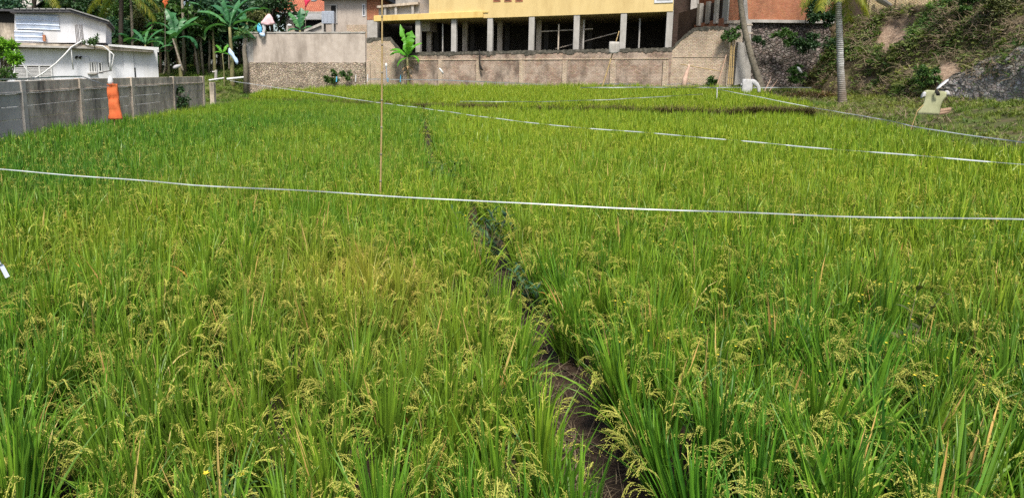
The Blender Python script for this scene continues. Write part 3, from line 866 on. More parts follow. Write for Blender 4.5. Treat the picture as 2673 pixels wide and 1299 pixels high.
# ------------------------------------------------------------------ plastered wall and the long brick wall
YA, YB = W(955, 188, 50), W(1905, 188, 40.5)
YP = Pl(YA, YB)
def walls():
    A, B = W(648, 188, 50.2), W(955, 188, 50); pl = Pl(A, B); P = pl.px
    t = thing('plastered_wall', 'high plastered garden wall on a rubble stone base at the back of the paddy', 'wall', (*A[:2], 1))
    L = pl.L
    zt, zm = P(700, 87)[1], P(700, 164)[1]
    m = MB(); m.bx(pl, .0, L - .02, zm, zt, -.25, 0); m.build('plaster', M['plaster'], t)
    m = MB(); m.bx(pl, -.05, .5, zm, zt - .01, -.3, .025); m.build('corner_pier', M['conc_light'], t)
    m = MB()
    n = 24
    for i in range(n):
        a0, a1 = L * i / n, L * (i + 1) / n - .004
        m.bx(pl, a0, a1, zt, zt + .10 + .02 * math.sin(i * 2.3), -.3, .05 + .01 * math.sin(i * 1.7))
    m.build('coping', M['conc_light'], t)
    m = MB()
    nx = 50
    for i in range(nx):
        a0, a1 = -.08 + (L + .06) * i / nx, -.08 + (L + .06) * (i + 1) / nx
        m.prism(pl, [(a0, .6), (a1, .6), (a1, zm + .06 * math.sin(i * 1.3)), (a0, zm + .06 * math.sin(i * 1.3 - 1.3))], -.4, .10)
    m.build('stone_base', M['stone_buff'], t)
    # brick wall
    pl = YP; P = pl.px
    t = thing('boundary_wall', 'long worn brick wall with pilasters in front of the yellow building', 'wall', (*YA[:2], 1))
    top = [(957, 101), (1000, 101), (1018, 99), (1032, 118), (1050, 139), (1150, 138), (1290, 136), (1450, 133), (1600, 130), (1755, 127)]
    hump = [(1768, 112), (1785, 96), (1800, 83), (1815, 74), (1860, 71), (1906, 73)]
    def wallpoly(pts): 
        ps = [P(X, Y) for X, Y in pts]
        return [(ps[0][0], .4)] + [(ps[-1][0], .4)] + ps[::-1]
    m = MB()
    allp = top + hump
    for (p, q) in zip(allp[:-1], allp[1:]):
        a, b = P(*p), P(*q)
        m.prism(pl, [(a[0], .4), (b[0], .4), b, a], -.22, 0, 1 if p[0] < 1030 or p[0] >= 1755 else 0)
    m.build('brickwork', [M['brick_wall'], M['brick_cream']], t)
    m = MB()                                    # mossy ragged cap
    for (p, q) in zip(allp[:-1], allp[1:]):
        n = max(1, int((q[0] - p[0]) / 5))
        for i in range(n):
            x0, x1 = p[0] + (q[0] - p[0]) * i / n, p[0] + (q[0] - p[0]) * (i + 1) / n
            y0, y1 = p[1] + (q[1] - p[1]) * i / n, p[1] + (q[1] - p[1]) * (i + 1) / n
            a, b = P(x0, y0), P(x1, y1)
            h = .12 + .10 * RNG.random() + .14 * max(0, math.sin(x0 * .09) * math.sin(x0 * .031)); up = .03 + .07 * RNG.random()
            m.prism(pl, [(a[0], a[1] - h), (b[0], b[1] - h * .9), (b[0], b[1] + up), (a[0], a[1] + up)], -.24, .03 + .02 * RNG.random())
    m.build('cap', M['moss_cap'], t)
    m = MB()
    a, b = P(1055, 157), P(1745, 153)
    m.prism(pl, [(a[0], a[1] - .05), (b[0], b[1] - .05), (b[0], b[1] + .05), (a[0], a[1] + .05)], .003, .045)
    a, b = P(1757, 149), P(1903, 149); m.prism(pl, [(a[0], a[1] - .03), (b[0], b[1] - .03), (b[0], b[1] + .03), (a[0], a[1] + .03)], .003, .03)
    m.build('string_course', M['brick_cream'], t)
    for X in (962, 1052, 1150, 1249, 1362, 1475, 1600, 1738):
        a, z = P(X, 158)
        m = MB(); m.bx(pl, a - .17, a + .17, .4, z - .02, .003, .12)
        m.bx(pl, a + .175, a + .215, .4, z + .3, .003, .02, 1)
        m.build('pilaster', [M['brick_cream'], M['conc_dark']], t, bevel=.01)
walls()

# ------------------------------------------------------------------ yellow building
def yellow_building():
    pl = YP; P = pl.px
    t = thing('yellow_building', 'yellow building raised on grey columns over a dark open ground floor', 'building', pl.pt(8, 2.5, -1))
    o = -.55
    q = lambda X, Y: P(X, Y, o)
    aL, aR = q(985, 60)[0], q(1757, 30)[0]
    zb = lambda X: np.interp(X, [978, 1120, 1300, 1500, 1757], [57, 52.5, 46.5, 39.5, 30])
    # upper wall
    m = MB()
    pts = [(1120, zb(1120)), (1300, zb(1300)), (1500, zb(1500)), (1757, zb(1757))]
    for p, r in zip(pts[:-1], pts[1:]):
        a, b = q(*p), q(*r)
        m.prism(pl, [a, b, (b[0], 11.5), (a[0], 11.5)], -9.9, o)
    m.build('upper_wall', M['yellow'], t)
    m = MB(); a, b, c, d = q(978, 57), q(1262, 47), q(1262, 30), q(978, 42)
    m.prism(pl, [a, b, c, d], -3.5, o + .22)
    m.build('ledge', M['yellow_ledge'], t, bevel=.02)
    m = MB(); a = q(1262, 30); m.bx(pl, a[0] - .1, a[0] + .4, a[1] - .12, a[1] - .02, o + .003, o + .06); m.build('bracket', M['yellow_ledge'], t)
    m = MB(); m.bx(pl, q(1105, 0)[0], aR + .5, 11.5, 11.9, -9, o + .7); m.build('roof', M['tile'], t)
    for X in (1297, 1326, 1355):
        a, z = q(X, 5.5); m = MB(); h = .62
        m.bx(pl, a - .29, a + .29, z, z + h, o + .003, o + .03)
        f = m.build('vent', M['brick_orange'], t)
        g = MB()
        for k in range(3): g.bx(pl, a - .2, a + .2, z + .1 + k * .17, z + .19 + k * .17, o + .031, o + .036)
        g.build('slot', M['brick_dark'], f)  # dark strips coloured for the shade inside the vent holes
    a, z = q(1737, 8); m = MB(); m.bx(pl, a - .75, a + .5, z, z + 1.6, o + .003, o + .05); f = m.build('window', M['plaster_white'], t)
    m = MB(); m.bx(pl, a - .6, a + .35, z + .15, z + 1.45, o + .051, o + .06); m.build('pane', M['shutter'], f)
    # columns
    for i, (X, Yt, Yb) in enumerate(((1090, 56, 140), (1184, 52, 140), (1279, 48, 138), (1388, 44, 136), (1506, 38, 134), (1629, 34, 131), (1750, 31, 129))):
        a, z1 = q(X, Yt - 4); _, z0 = q(X, Yb + 25)
        m = MB(); wd = .215
        m.bx(pl, a - wd, a + wd, z0, z1, o - .45, o - .04)
        m.build('column', M['conc'] if i == 0 else M['conc_light'], t, bevel=.015)
    # inside
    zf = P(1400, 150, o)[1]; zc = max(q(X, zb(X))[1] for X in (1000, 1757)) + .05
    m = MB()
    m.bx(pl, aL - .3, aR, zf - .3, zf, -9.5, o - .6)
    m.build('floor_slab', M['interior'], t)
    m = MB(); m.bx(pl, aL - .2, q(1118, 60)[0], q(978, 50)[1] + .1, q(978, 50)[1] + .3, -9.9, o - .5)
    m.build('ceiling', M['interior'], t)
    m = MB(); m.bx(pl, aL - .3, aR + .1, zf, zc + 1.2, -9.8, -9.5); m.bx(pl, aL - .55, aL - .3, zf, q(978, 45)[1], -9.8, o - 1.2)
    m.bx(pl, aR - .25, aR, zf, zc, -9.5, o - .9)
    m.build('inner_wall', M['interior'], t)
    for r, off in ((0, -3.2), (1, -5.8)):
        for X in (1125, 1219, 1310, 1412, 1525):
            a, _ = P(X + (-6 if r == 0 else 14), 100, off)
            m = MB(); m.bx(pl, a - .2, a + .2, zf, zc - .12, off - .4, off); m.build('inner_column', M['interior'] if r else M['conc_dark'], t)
    for X, lean, h in ((1156, .0, 1), (1459, 0, .75), (1525, 0, 1), (1672, -.02, 1)):
        a, z1 = P(X, 40 if h == 1 else 64, -1.4); m = MB()
        m.tube([pl.pt(a, zf, -1.4), pl.pt(a + lean, z1 if h < 1 else zc - .4, -1.4)], .06, 8); m.build('prop', M['conc_light'] if h == 1 else M['conc_dark'], t)
    a0, z0 = P(1410, 83, -2); a1, z1 = P(1548, 76, -2); m = MB(); m.tube([pl.pt(a0, z0, -2), pl.pt(a1, z1, -2)], .05, 6); m.build('rail', M['conc_dark'], t)
    a0, z0 = P(1450, 128, -2.1); a1, z1 = P(1610, 86, -2.1); m = MB(); m.tube([pl.pt(a0, z0, -2.1), pl.pt(a1, z1, -2.1)], .04, 6); m.build('rail', M['conc_dark'], t)
    # grey balustrade on the ledge
    b = MB(); a0, z0 = P(985, 36, -1.6); a1, z1 = P(1092, 33, -1.6); ztop = P(1040, 11, -1.6)[1]
    b.prism(pl, [(a0, z0 - .3), (a1, z1 - .3), (a1, ztop - .05), (a0, ztop - .25)], -2.4, -1.9)
    bo = b.build('balustrade', M['conc'], t)
    b = MB(); b.prism(pl, [(a0, ztop - .28), (a1, ztop - .1), (a1, ztop + .1), (a0, ztop - .08)], -2.5, -1.5); b.build('handrail', M['conc_dark'], bo)
    for X in (1005, 1033, 1077):
        a, z = P(X, 38, -1.6); b = MB(); b.bx(pl, a - .1, a + .1, z - .3, ztop - .1, -1.89, -1.6); b.build('baluster', M['conc_light'], bo)
    b = MB(); a0, a1 = P(1092, 20, -2)[0], P(1122, 20, -2)[0]; b.bx(pl, a0, a1, 6.2, 11, -4, -2.0); b.build('side_wall', M['plaster'], t)
    b = MB(); a0, a1 = P(1058, 20, -3)[0], P(1092, 20, -3)[0]; b.bx(pl, a0 - 1, a1 + .3, 7.0, 11, -6, -3.2); b.build('back_wall', M['conc'], t)
yellow_building()

def grey_house():
    A, B = W(840, 188, 55), W(1000, 188, 54); pl = Pl(A, B); P = pl.px
    t = thing('grey_house', 'bare grey rendered house between the red-tiled roof and the yellow building', 'house', (*A[:2], 2))
    zt = P(900, -2)[1]
    m = MB(); a0, a1, a2 = P(846, 0)[0], P(957, 0)[0], P(992, 0)[0]
    m.bx(pl, a0, a1, 1, zt, -7, 0); m.build('wall', M['plaster'], t)
    m = MB(); m.bx(pl, a1 + .01, a2, P(970, 52)[1], zt, -7, -.05); m.build('brick_wall', M['brick_orange'], t)
    m = MB(); m.bx(pl, a1 + .01, a2 + .2, 1, P(970, 53)[1], -6.9, -.04); m.build('lower_wall', M['conc_light'], t)
    m = MB(); m.bx(pl, a0 - .5, a2 + .4, zt, zt + .3, -7.5, .7); m.build('roof_edge', M['dark_roof'], t)
    m = MB(); m.add([pl.pt(a0 - .6, zt + .3, .9), pl.pt(a2 + .4, zt + .3, .9), pl.pt(a2 + .4, zt + 2.4, -3.5), pl.pt(a0 - .6, zt + 2.4, -3.5), pl.pt(a2 + .4, zt + .3, -7.6), pl.pt(a0 - .6, zt + .3, -7.6)], [(0, 1, 2, 3), (3, 2, 4, 5)])
    m.build('roof', M['tile'], t)
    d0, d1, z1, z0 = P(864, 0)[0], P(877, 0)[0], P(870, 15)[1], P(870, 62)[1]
    m = MB(); m.bx(pl, d0, d1, z0, z1, .003, .02); f = m.build('doorway', M['black'], t)  # black panel painted in for the shade beyond the open door
    m = MB(); m.bx(pl, d1, d1 + .12, z0, z1 + .1, .003, .06); m.bx(pl, d0 - .3, d1, z1, z1 + .1, .003, .06); m.build('frame', M['conc_light'], f)
    a0, z1 = P(946, 11); a1, z0 = P(954, 43)
    m = MB(); m.bx(pl, a0, a1, z0, z1, .003, .05); f = m.build('window', M['plaster_white'], t)
    m = MB(); m.bx(pl, a0 + .07, a1 - .07, z0 + .1, z1 - .08, .051, .056); m.build('pane', M['glass_dark'], f)
    a0, z1 = P(1004, 72); a1, z0 = P(1016, 84); m = MB(); m.bx(pl, P(985, 0)[0], P(1020, 0)[0], 1, P(1000, 62)[1], -3, -.6); m.build('side_wall', M['brick_cream'], t)
    m = MB(); a0, z0 = P(905, 78); a1, z1 = P(957, 62); m.bx(pl, a0, a1, z0 - .8, z1 - .1, .003, .012); m.build('brick_patch', M['brick_cream'], t)
    # red tiled house behind, to the left
    A, B = W(735, 188, 62), W(850, 188, 62); pl = Pl(A, B); P = pl.px
    t = thing('red_roof_house', 'house with a red tiled roof seen past the trees left of the grey house', 'house', (*A[:2], 2))
    a1 = P(848, 0)[0]
    m = MB(); m.bx(pl, 0.5, a1, 2, P(800, 30)[1], -6, -.6); m.build('wall', M['conc_dark'], t)
    m = MB(); z0 = P(800, 31)[1]
    m.add([pl.pt(-.5, z0, .2), pl.pt(a1 + .2, z0, .2), pl.pt(a1 + .2, z0 + 2.6, -4), pl.pt(-.5, z0 + 2.6, -4), pl.pt(-.5, z0 - .1, .2), pl.pt(a1 + .2, z0 - .1, .2), pl.pt(-.5, z0, -8), pl.pt(a1 + .2, z0, -8)], [(0, 1, 2, 3), (4, 5, 1, 0), (3, 2, 7, 6)])
    m.build('roof', M['tile'], t)
    m = MB(); m.bx(pl, 0, a1, z0 - .16, z0 - .02, .21, .33); m.build('gutter', M['conc_light'], t)
    m = MB(); z1 = P(800, 34)[1]; z2 = P(800, 56)[1]
    m.add([pl.pt(2, z1, .1), pl.pt(a1 + .4, z1, .1), pl.pt(a1 + .4, z2, 2.6), pl.pt(1.6, z2, 2.6), pl.pt(2, z1 - .08, .1), pl.pt(a1 + .4, z1 - .08, .1), pl.pt(a1 + .4, z2 - .08, 2.6), pl.pt(1.6, z2 - .08, 2.6)], [(0, 3, 2, 1), (4, 5, 6, 7), (3, 7, 6, 2), (0, 4, 7, 3)])
    m.build('lean_to_roof', M['tin'], t)
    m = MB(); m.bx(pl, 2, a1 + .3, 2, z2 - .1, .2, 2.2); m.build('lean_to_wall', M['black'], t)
grey_house()

def water_tank():
    A, B = W(838, 188, 52), W(876, 188, 52); pl = Pl(A, B); P = pl.px
    a0, z1 = P(839, 31); a1, z0 = P(872, 62)
    t = thing('water_tank', 'square grey water tank on concrete legs behind the plastered wall', 'water tank', pl.pt((a0 + a1) / 2, z0, -.6))
    m = MB(); m.bx(pl, a0, a1, z0, z1, -1.2, 0)
    for k in range(3): 
        a = a0 + (a1 - a0) * (k + .3) / 3; m.bx(pl, a, a + .08, z0 + .15, z1 - .15, .004, .03)
    m.build('tank', M['grey_plastic'], t, bevel=.05)
    m = MB(); m.bx(pl, a0 + .02, a1 - .02, z1 + .003, z1 + .06, -1.1, -.1); m.build('lid', M['grey_plastic'], t)
    for a in (a0 + .08, a1 - .12):
        for o in (-.1, -1.1):
            m = MB(); m.bx(pl, a - .09, a + .09, 2, z0 - .004, o - .1, o + .1); m.build('leg', M['conc_light'], t)
    t = thing('concrete_ramp', 'pale sloping concrete slab rising to the water tank behind the plastered wall', 'ramp', pl.pt(a0 - 1.5, 3, 0))
    p0, p1 = P(792, 84), P(838, 58)
    m = MB(); m.prism(pl, [p0, (p1[0], p1[1] - .25), p1, (p0[0], p0[1] + .2)], -1.6, -.3); m.prism(pl, [(p0[0], 2), (p1[0], 2), (p1[0], p1[1] - .26), p0], -1.5, -.5)
    m.build('slab', M['conc'], t)
    # small white lamp post by the wall
    t = thing('lamp_post', 'short white lamp post rising behind the coping of the plastered wall', 'lamp', W(750, 90, 50.8))
    m = MB(); p = W(750, 92, 50.8); q = W(750, 67, 50.8); m.tube([p, q], .06, 8); m.build('pole', M['conc_light'], t)
    m = MB(); m.tube([q, q + np.array([.12, 0, .03]), W(761, 67, 50.8)], [.07, .11, .08], 8, flat=.6); m.build('lamp_head', M['pvc'], t, smooth=True)
water_tank()

# ------------------------------------------------------------------ right of the yellow building
def right_buildings():
    # dark passage: brick wall with posts stepping up beside the yellow building
    A, B = YP.pt(YP.px(1766, 100, -6)[0], 0, -6), YP.pt(YP.px(1903, 60, -1.0)[0], 0, -1.0)
    pl = Pl(A, B); P = pl.px
    t = thing('stepped_wall', 'dark brick wall with pale posts climbing between the yellow building and the orange pillar', 'wall', (A[0], A[1], 1.5))
    a = [P(X, Y) for X, Y in ((1772, 35), (1905, -6), (1905, 62), (1800, 75), (1772, 75))]
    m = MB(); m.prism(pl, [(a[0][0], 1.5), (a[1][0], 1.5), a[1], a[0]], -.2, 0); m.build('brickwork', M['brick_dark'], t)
    m = MB(); p0, p1 = P(1815, 66), P(1906, 44); m.prism(pl, [(p0[0], p0[1] - .6), (p1[0], p1[1] - 1.0), p1, p0], .003, .12); m.build('plinth', M['brick_orange'], t)
    for X, Yt, Yb in ((1834, 10, 68), (1857, 5, 62), (1880, -6, 62)):
        a, z1 = P(X, Yt); _, z0 = P(X, Yb)
        m = MB(); m.bx(pl, a - .16, a + .16, z0, z1, .125 if X > 1834 else .004, .32); m.build('post', M['conc'], t, bevel=.01)
    # grey house behind it
    A, B = W(1752, 188, 58), W(1960, 188, 57); pl2 = Pl(A, B)
    t = thing('concrete_house', 'pale grey house wall behind the stepped brick wall, right of the yellow building', 'house', (*A[:2], 2))
    m = MB(); m.bx(pl2, 0, pl2.L, 2, 12, -6, 0); m.build('wall', M['conc'], t)
    m = MB(); m.bx(pl2, -.6, pl2.L + .6, 12, 12.35, -6.5, .8); m.build('roof', M['dark_roof'], t)
    # side wall of passage; its shade is put into the dark brick colour
    t = thing('flank_wall', 'block wall coloured dark for the shade, closing the passage at the right end of the yellow building', 'wall', YP.pt(YP.px(1775, 90, -9)[0], 2, -9))
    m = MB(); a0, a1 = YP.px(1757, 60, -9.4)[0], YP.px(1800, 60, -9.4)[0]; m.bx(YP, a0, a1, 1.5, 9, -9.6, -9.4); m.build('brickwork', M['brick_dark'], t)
    # orange pillar
    A, B = W(1903, 188, 41.2), W(1960, 188, 41.0); pl = Pl(A, B); P = pl.px
    t = thing('brick_pillar', 'orange brick pillar standing over the right end of the worn brick wall', 'pillar', (*A[:2], 2))
    a0, a1 = P(1905, 0)[0], P(1931, 0)[0]
    m = MB(); zq = P(1910, 62)[1]; m.bx(pl, a0, a1, zq, 9, -1.2, 0); m.bx(pl, a0 - .08, a1 + .1, zq, P(1910, 54)[1], -1.3, .06, 1); m.bx(pl, a0 + .1, a1 + .4, 1, zq - .01, -1.2, -.05, 1); m.build('brickwork', [M['brick_orange'], M['conc_dark']], t)
    m = MB(); m.bx(pl, a0 - .09, a0 - .003, P(1910, 53)[1], 9, -1.2, .01); m.build('edge', M['conc_light'], t)
    # brick house on the stone retaining wall
    A, B = W(1938, 188, 43.4), W(2150, 188, 44.2); pl = Pl(A, B); P = pl.px
    t = thing('brick_house', 'orange brick house standing on the dark stone retaining wall', 'house', (*A[:2], 2))
    a0, a1 = P(1950, 0)[0], P(2180, 0)[0]; z0 = P(2000, 52)[1]
    m = MB(); m.bx(pl, a0, a1, z0, 10.5, -6, -.05); m.build('wall', M['brick_orange'], t)
    m = MB(); m.bx(pl, a0 - .3, a1, z0 - .22, z0 - .003, -.6, .12); m.build('plinth', M['conc_light'], t)
    m = MB(); m.bx(pl, a0 - .7, a1 + .7, 10.5, 10.8, -6.6, .7); m.build('roof', M['tile'], t)
    t = thing('retaining_wall', 'dark rubble stone retaining wall with plants under the orange brick house', 'wall', (*A[:2], 1))
    m = MB(); nx, nz = 34, 22
    aa0, aa1 = P(1940, 100)[0], P(2170, 100)[0]
    g = []
    for j in range(nz + 1):
        for i in range(nx + 1):
            a = aa0 + (aa1 - aa0) * i / nx; z = .6 + (z0 - .23 - .6) * j / nz
            off = .9 * (1 - j / nz) ** 1.2 - .25 + .07 * math.sin(i * 2.1 + j * 1.3) + .10 * RNG.random()
            g.append(pl.pt(a, z, off))
    fs = [(j * (nx + 1) + i, j * (nx + 1) + i + 1, (j + 1) * (nx + 1) + i + 1, (j + 1) * (nx + 1) + i) for j in range(nz) for i in range(nx)]
    m.add(g, fs); m.bx(pl, aa0, aa1, .6, z0 - .24, -1.5, -.6); m.build('stonework', M['stone_dark'], t)
    # concrete pillars at its left end
    t = thing('concrete_pillar', 'pale leaning concrete slab behind the bent palm trunk', 'pillar', W(1930, 222, 40.6))
    A, B = W(1915, 188, 40.7), W(1965, 188, 40.6); pl = Pl(A, B); P = pl.px
    m = MB(); m.prism(pl, [P(1917, 224), P(1946, 216), P(1945, 150), P(1941, 112), P(1927, 110)], -.3, 0); m.build('slab', M['conc_light'], t, bevel=.01)
    t = thing('concrete_column', 'cracked grey concrete column with dark bands left of the stone retaining wall', 'pillar', W(1950, 100, 42.4))
    A, B = W(1930, 188, 42.4), W(1975, 188, 42.4); pl = Pl(A, B); P = pl.px
    m = MB(); m.prism(pl, [P(1942, 300), P(1960, 300), P(1960, 98), P(1962, 58), P(1953, 50), P(1948, -60), P(1941, -60)], -.4, 0); m.build('shaft', M['conc_light'], t)
    for Y in (65, 87):
        m = MB(); a0, z = P(1938, Y); a1, _ = P(1964, Y); m.bx(pl, a0, a1, z - .05, z + .05, -.42, .03); m.build('band', M['conc_dark'], t)
    # pale block wall at the top of the bank
    A, B = W(2262, 188, 43.5), W(2480, 188, 41); pl = Pl(A, B); P = pl.px
    t = thing('block_wall', 'cream block wall with square gaps on top of the overgrown bank', 'wall', (*A[:2], 5))
    a0, a1 = P(2264, 0)[0], P(2480, 0)[0]
    m = MB(); m.bx(pl, a0, a1, 4, 9.5, -.25, 0); m.build('brickwork', M['brick_pale'], t)
    for X in (2276, 2345):
        a, z = P(X, 20); m = MB(); m.bx(pl, a - .18, a + .18, 4, 9.6, .003, .10); m.build('pier', M['brick_pale'], t)
    m = MB(); p, q_ = P(2290, -2), P(2322, 18); m.tube([pl.pt(p[0], p[1], .5), pl.pt(q_[0], q_[1], .35)], [.32, .22], 7, flat=.4)
    m.build('render_patch', M['conc_light'], t)
    t = thing('dark_house', 'dark house gap beside the cream block wall behind the palm crown', 'house', W(2230, 60, 47))
    A, B = W(2140, 188, 47), W(2275, 188, 46); pl = Pl(A, B)
    m = MB(); m.bx(pl, 0, pl.L, 3, 10, -4, 0); m.build('wall', M['brick_dark'], t)
    m = MB(); m.bx(pl, -.4, pl.L + .4, 10, 10.3, -4.5, .6); m.build('roof', M['dark_roof'], t)
right_buildings()
# ------------------------------------------------------------------ the overgrown bank on the right
HF = [(21.5, 4, 0), (24.5, 14, 0), (26.3, 24, 0), (27.6, 31, 0), (28.0, 36.5, 0), (27.9, 40.0, 0), (28.7, 43.0, 0), (29.6, 47, 0)]
HFx, HFy = np.array([p[0] for p in HF]), np.array([p[1] for p in HF])
HS = np.concatenate([[0], np.cumsum(np.hypot(np.diff(HFx), np.diff(HFy)))])

def hill(u, v):
    """u metres along the foot, v 0..1 up the slope, more: level ground behind the crest"""
    x, y = np.interp(u, HS, HFx), np.interp(u, HS, HFy)
    dx = np.interp(u + .8, HS, HFx) - np.interp(u - .8, HS, HFx); dy = np.interp(u + .8, HS, HFy) - np.interp(u - .8, HS, HFy)
    l = np.hypot(dx, dy); nx, ny = dy / l, -dx / l
    top = np.interp(u, [0, 10, 22, 30, 34, 40, 45], [8.2, 8.0, 7.8, 7.2, 6.9, 6.6, 6.4])
    run = np.interp(u, [0, 20, 30, 36, 45], [4.6, 4.6, 4.2, 3.4, 2.6])
    z0 = land(x, y) - .25
    vv = np.clip(v, 0, 1)
    prof = vv ** .8
    z = z0 + (top - z0) * (prof + .035 * np.sin(vv * 9 + u * .5) * (1 - vv) * 2)
    h = run * vv + np.maximum(v - 1, 0) * 14
    bump_ = (.30 * sfield(u, z * 1.3, 51, .9) + .16 * sfield(u, z, 52, 2.6) + .07 * sfield(u, z, 53, 6.5)) * np.clip(v * 6, 0, 1) * np.where(v > 1, .3, 1)
    h = h - bump_
    return np.stack([x + nx * h, y + ny * h, z + np.where(v > 1, .25 * sfield(x + h, y, 54, .6), 0)], -1)

def proj(p):
    d = p - np.array([0, 0, EYE])
    f = d[..., 1] * _cp - d[..., 2] * _sp; up = d[..., 1] * _sp + d[..., 2] * _cp
    return 1100 + 1500 * d[..., 0] / f, 400 - 1500 * up / f

def mat_bank():
    m, nt, b = base_mat('bank_soil')
    co = coords(nt)
    n1 = noise(nt, co, .8, 8, .68); n2 = noise(nt, co, 4.5, 6, .7)
    c = ramp(nt, n2, [(.3, (.045, .034, .022)), (.5, (.12, .088, .056)), (.7, (.20, .155, .105))])
    g = ramp(nt, noise(nt, co, 6, 5), [(.35, (.035, .045, .014)), (.65, (.10, .105, .035))])
    c = mix(nt, c, g, ramp(nt, n1, [(.40, (0, 0, 0)), (.56, (.8, .8, .8))]))
    a = nt.nodes.new('ShaderNodeAttribute'); a.attribute_name = 'bare'
    s = ramp(nt, n2, [(.3, (.22, .145, .10)), (.55, (.36, .26, .19)), (.75, (.43, .34, .25))])
    c = mix(nt, c, s, a.outputs['Fac'])
    nt.links.new(c, b.inputs['Base Color']); b.inputs['Roughness'].default_value = .95; b.inputs['Specular IOR Level'].default_value = .1
    bump(nt, b, noise(nt, co, 5, 9, .7), .12, 1)
    return m

BARE = [(2335, 85, 42, 34, .9), (2315, 110, 24, 26, .85), (2140, 135, 22, 45, .6), (2480, 195, 40, 40, .8), (2160, 215, 50, 22, .35), (2250, 215, 60, 16, .4), (2375, 60, 30, 22, .7)]
def bare_at(p):
    X, Y = proj(p)
    f = 0
    for cx, cy, rx, ry, a in BARE:
        f = np.maximum(f, a * np.clip(1.5 - ((X - cx) / rx) ** 2 - ((Y - cy) / ry) ** 2, 0, 1))
    return np.clip(f, 0, 1)

def build_bank():
    us = np.arange(0, HS[-1] + .01, .2); vs = np.concatenate([np.arange(0, 1.001, .022), [1.05, 1.15, 1.3, 1.6, 2, 3]])
    U, Vv = np.meshgrid(us, vs)
    P = hill(U, Vv)
    nx, ny = len(us), len(vs)
    i, j = np.meshgrid(np.arange(nx - 1), np.arange(ny - 1)); a = (j * nx + i).reshape(-1)
    V = P.reshape(-1, 3)
    me = mesh_np('hillside', V, [np.stack([a, a + nx, a + nx + 1, a + 1], 1)], smooth=True)
    at = me.attributes.new('bare', 'FLOAT', 'POINT'); at.data.foreach_set('value', bare_at(V).astype(np.float32))
    me.materials.append(mat_bank())
    o = bpy.data.objects.new('hillside', me); COL.objects.link(o); tag(o, kind='structure')
    # rubble facing low on the bank at the right
    us = np.arange(9, 27.6, .22); vs = np.linspace(0, .62, 22)
    U, Vv = np.meshgrid(us, vs)
    Vm = Vv * (1 - .75 * sm((U - 21.5) / 6)) * (1 + .18 * sfield(U, U * 0, 61, 1.6))
    P = hill(U, Vm)
    P[..., 0] -= .22 + .10 * RNG.random(U.shape); P[..., 1] -= .06
    nx, ny = len(us), len(vs)
    i, j = np.meshgrid(np.arange(nx - 1), np.arange(ny - 1)); a = (j * nx + i).reshape(-1)
    V = P.reshape(-1, 3); back = V + np.array([.5, .1, -.05])
    Q = np.stack([a, a + nx, a + nx + 1, a + 1], 1)
    e = np.arange(nx - 1) + (ny - 1) * nx; n = len(V)
    E = np.stack([e, e + n, e + n + 1, e + 1], 1)
    t = thing('rubble_wall', 'grey rubble stone facing along the foot of the overgrown bank on the right', 'stone wall', V[0])
    me = mesh_np('stonework', V.tolist() + back.tolist() - np.array(V[0]), [np.concatenate([Q, E])]); me.materials.append(M['stone_grey'])
    o = bpy.data.objects.new('stonework', me); COL.objects.link(o); o.parent = t
build_bank()

# ------------------------------------------------------------------ ground cover
def sprig(seed, n, L, w, spread, mat_, droop=(.3, 1.2), name='sprig', fold=.25):
    lm = LM(); rng = np.random.default_rng(seed)
    for k in range(n):
        q = rng.random() * 6.283; r = spread * math.sqrt(rng.random())
        blade(lm, (r * math.cos(q), r * math.sin(q), rng.uniform(0, .06) + .25 * spread * rng.random()), rng.random() * 6.28, rng.uniform(.2, 1.3), rng.uniform(*droop), L * rng.uniform(.6, 1.3), w * rng.uniform(.7, 1.2), 3, r=rng.random(), fold=fold,
              prof=lambda s: np.sin(np.pi * np.clip(s * .93 + .05, 0, 1)) ** .8)
    return bpy.data.objects.new(name, lm.mesh(name, [mat_]))

def tuft(seed, n, L, w):
    lm = LM(); rng = np.random.default_rng(seed)
    for k in range(n):
        q = rng.random() * 6.283; r = .10 * math.sqrt(rng.random())
        blade(lm, (r * math.cos(q), r * math.sin(q), 0), rng.random() * 6.28, rng.uniform(.05, .7), rng.uniform(.2, 1.4), L * rng.uniform(.5, 1.2), w, 3, r=rng.random())
    return bpy.data.objects.new('tuft', lm.mesh('tuft', [M['grass']]))

def tangle(seed, n):
    lm = LM(); rng = np.random.default_rng(seed)
    for k in range(n):
        q = rng.random() * 6.283
        blade(lm, (.2 * rng.normal(), .2 * rng.normal(), .03), q, rng.uniform(.5, 1.4), rng.uniform(.2, 1.6), rng.uniform(.3, .8), .022, 5, r=rng.random(), swing=rng.normal(0, 1), prof=lambda s: 1 - .6 * s)
    for k in range(n // 2):
        q = rng.random() * 6.283
        blade(lm, (.2 * rng.normal(), .2 * rng.normal(), .05), q, rng.uniform(.6, 1.5), .5, rng.uniform(.1, .2), .07, 3, r=rng.random())
    return bpy.data.objects.new('tangle', lm.mesh('tangle', [M['vine_dry']]))

def orient(N, spin):
    out = np.zeros((len(N), 3))
    for k, n in enumerate(N):
        q = Vector(n).to_track_quat('Z', 'Y').to_matrix() @ Matrix.Rotation(spin[k], 3, 'Z')
        out[k] = q.to_euler()
    return out

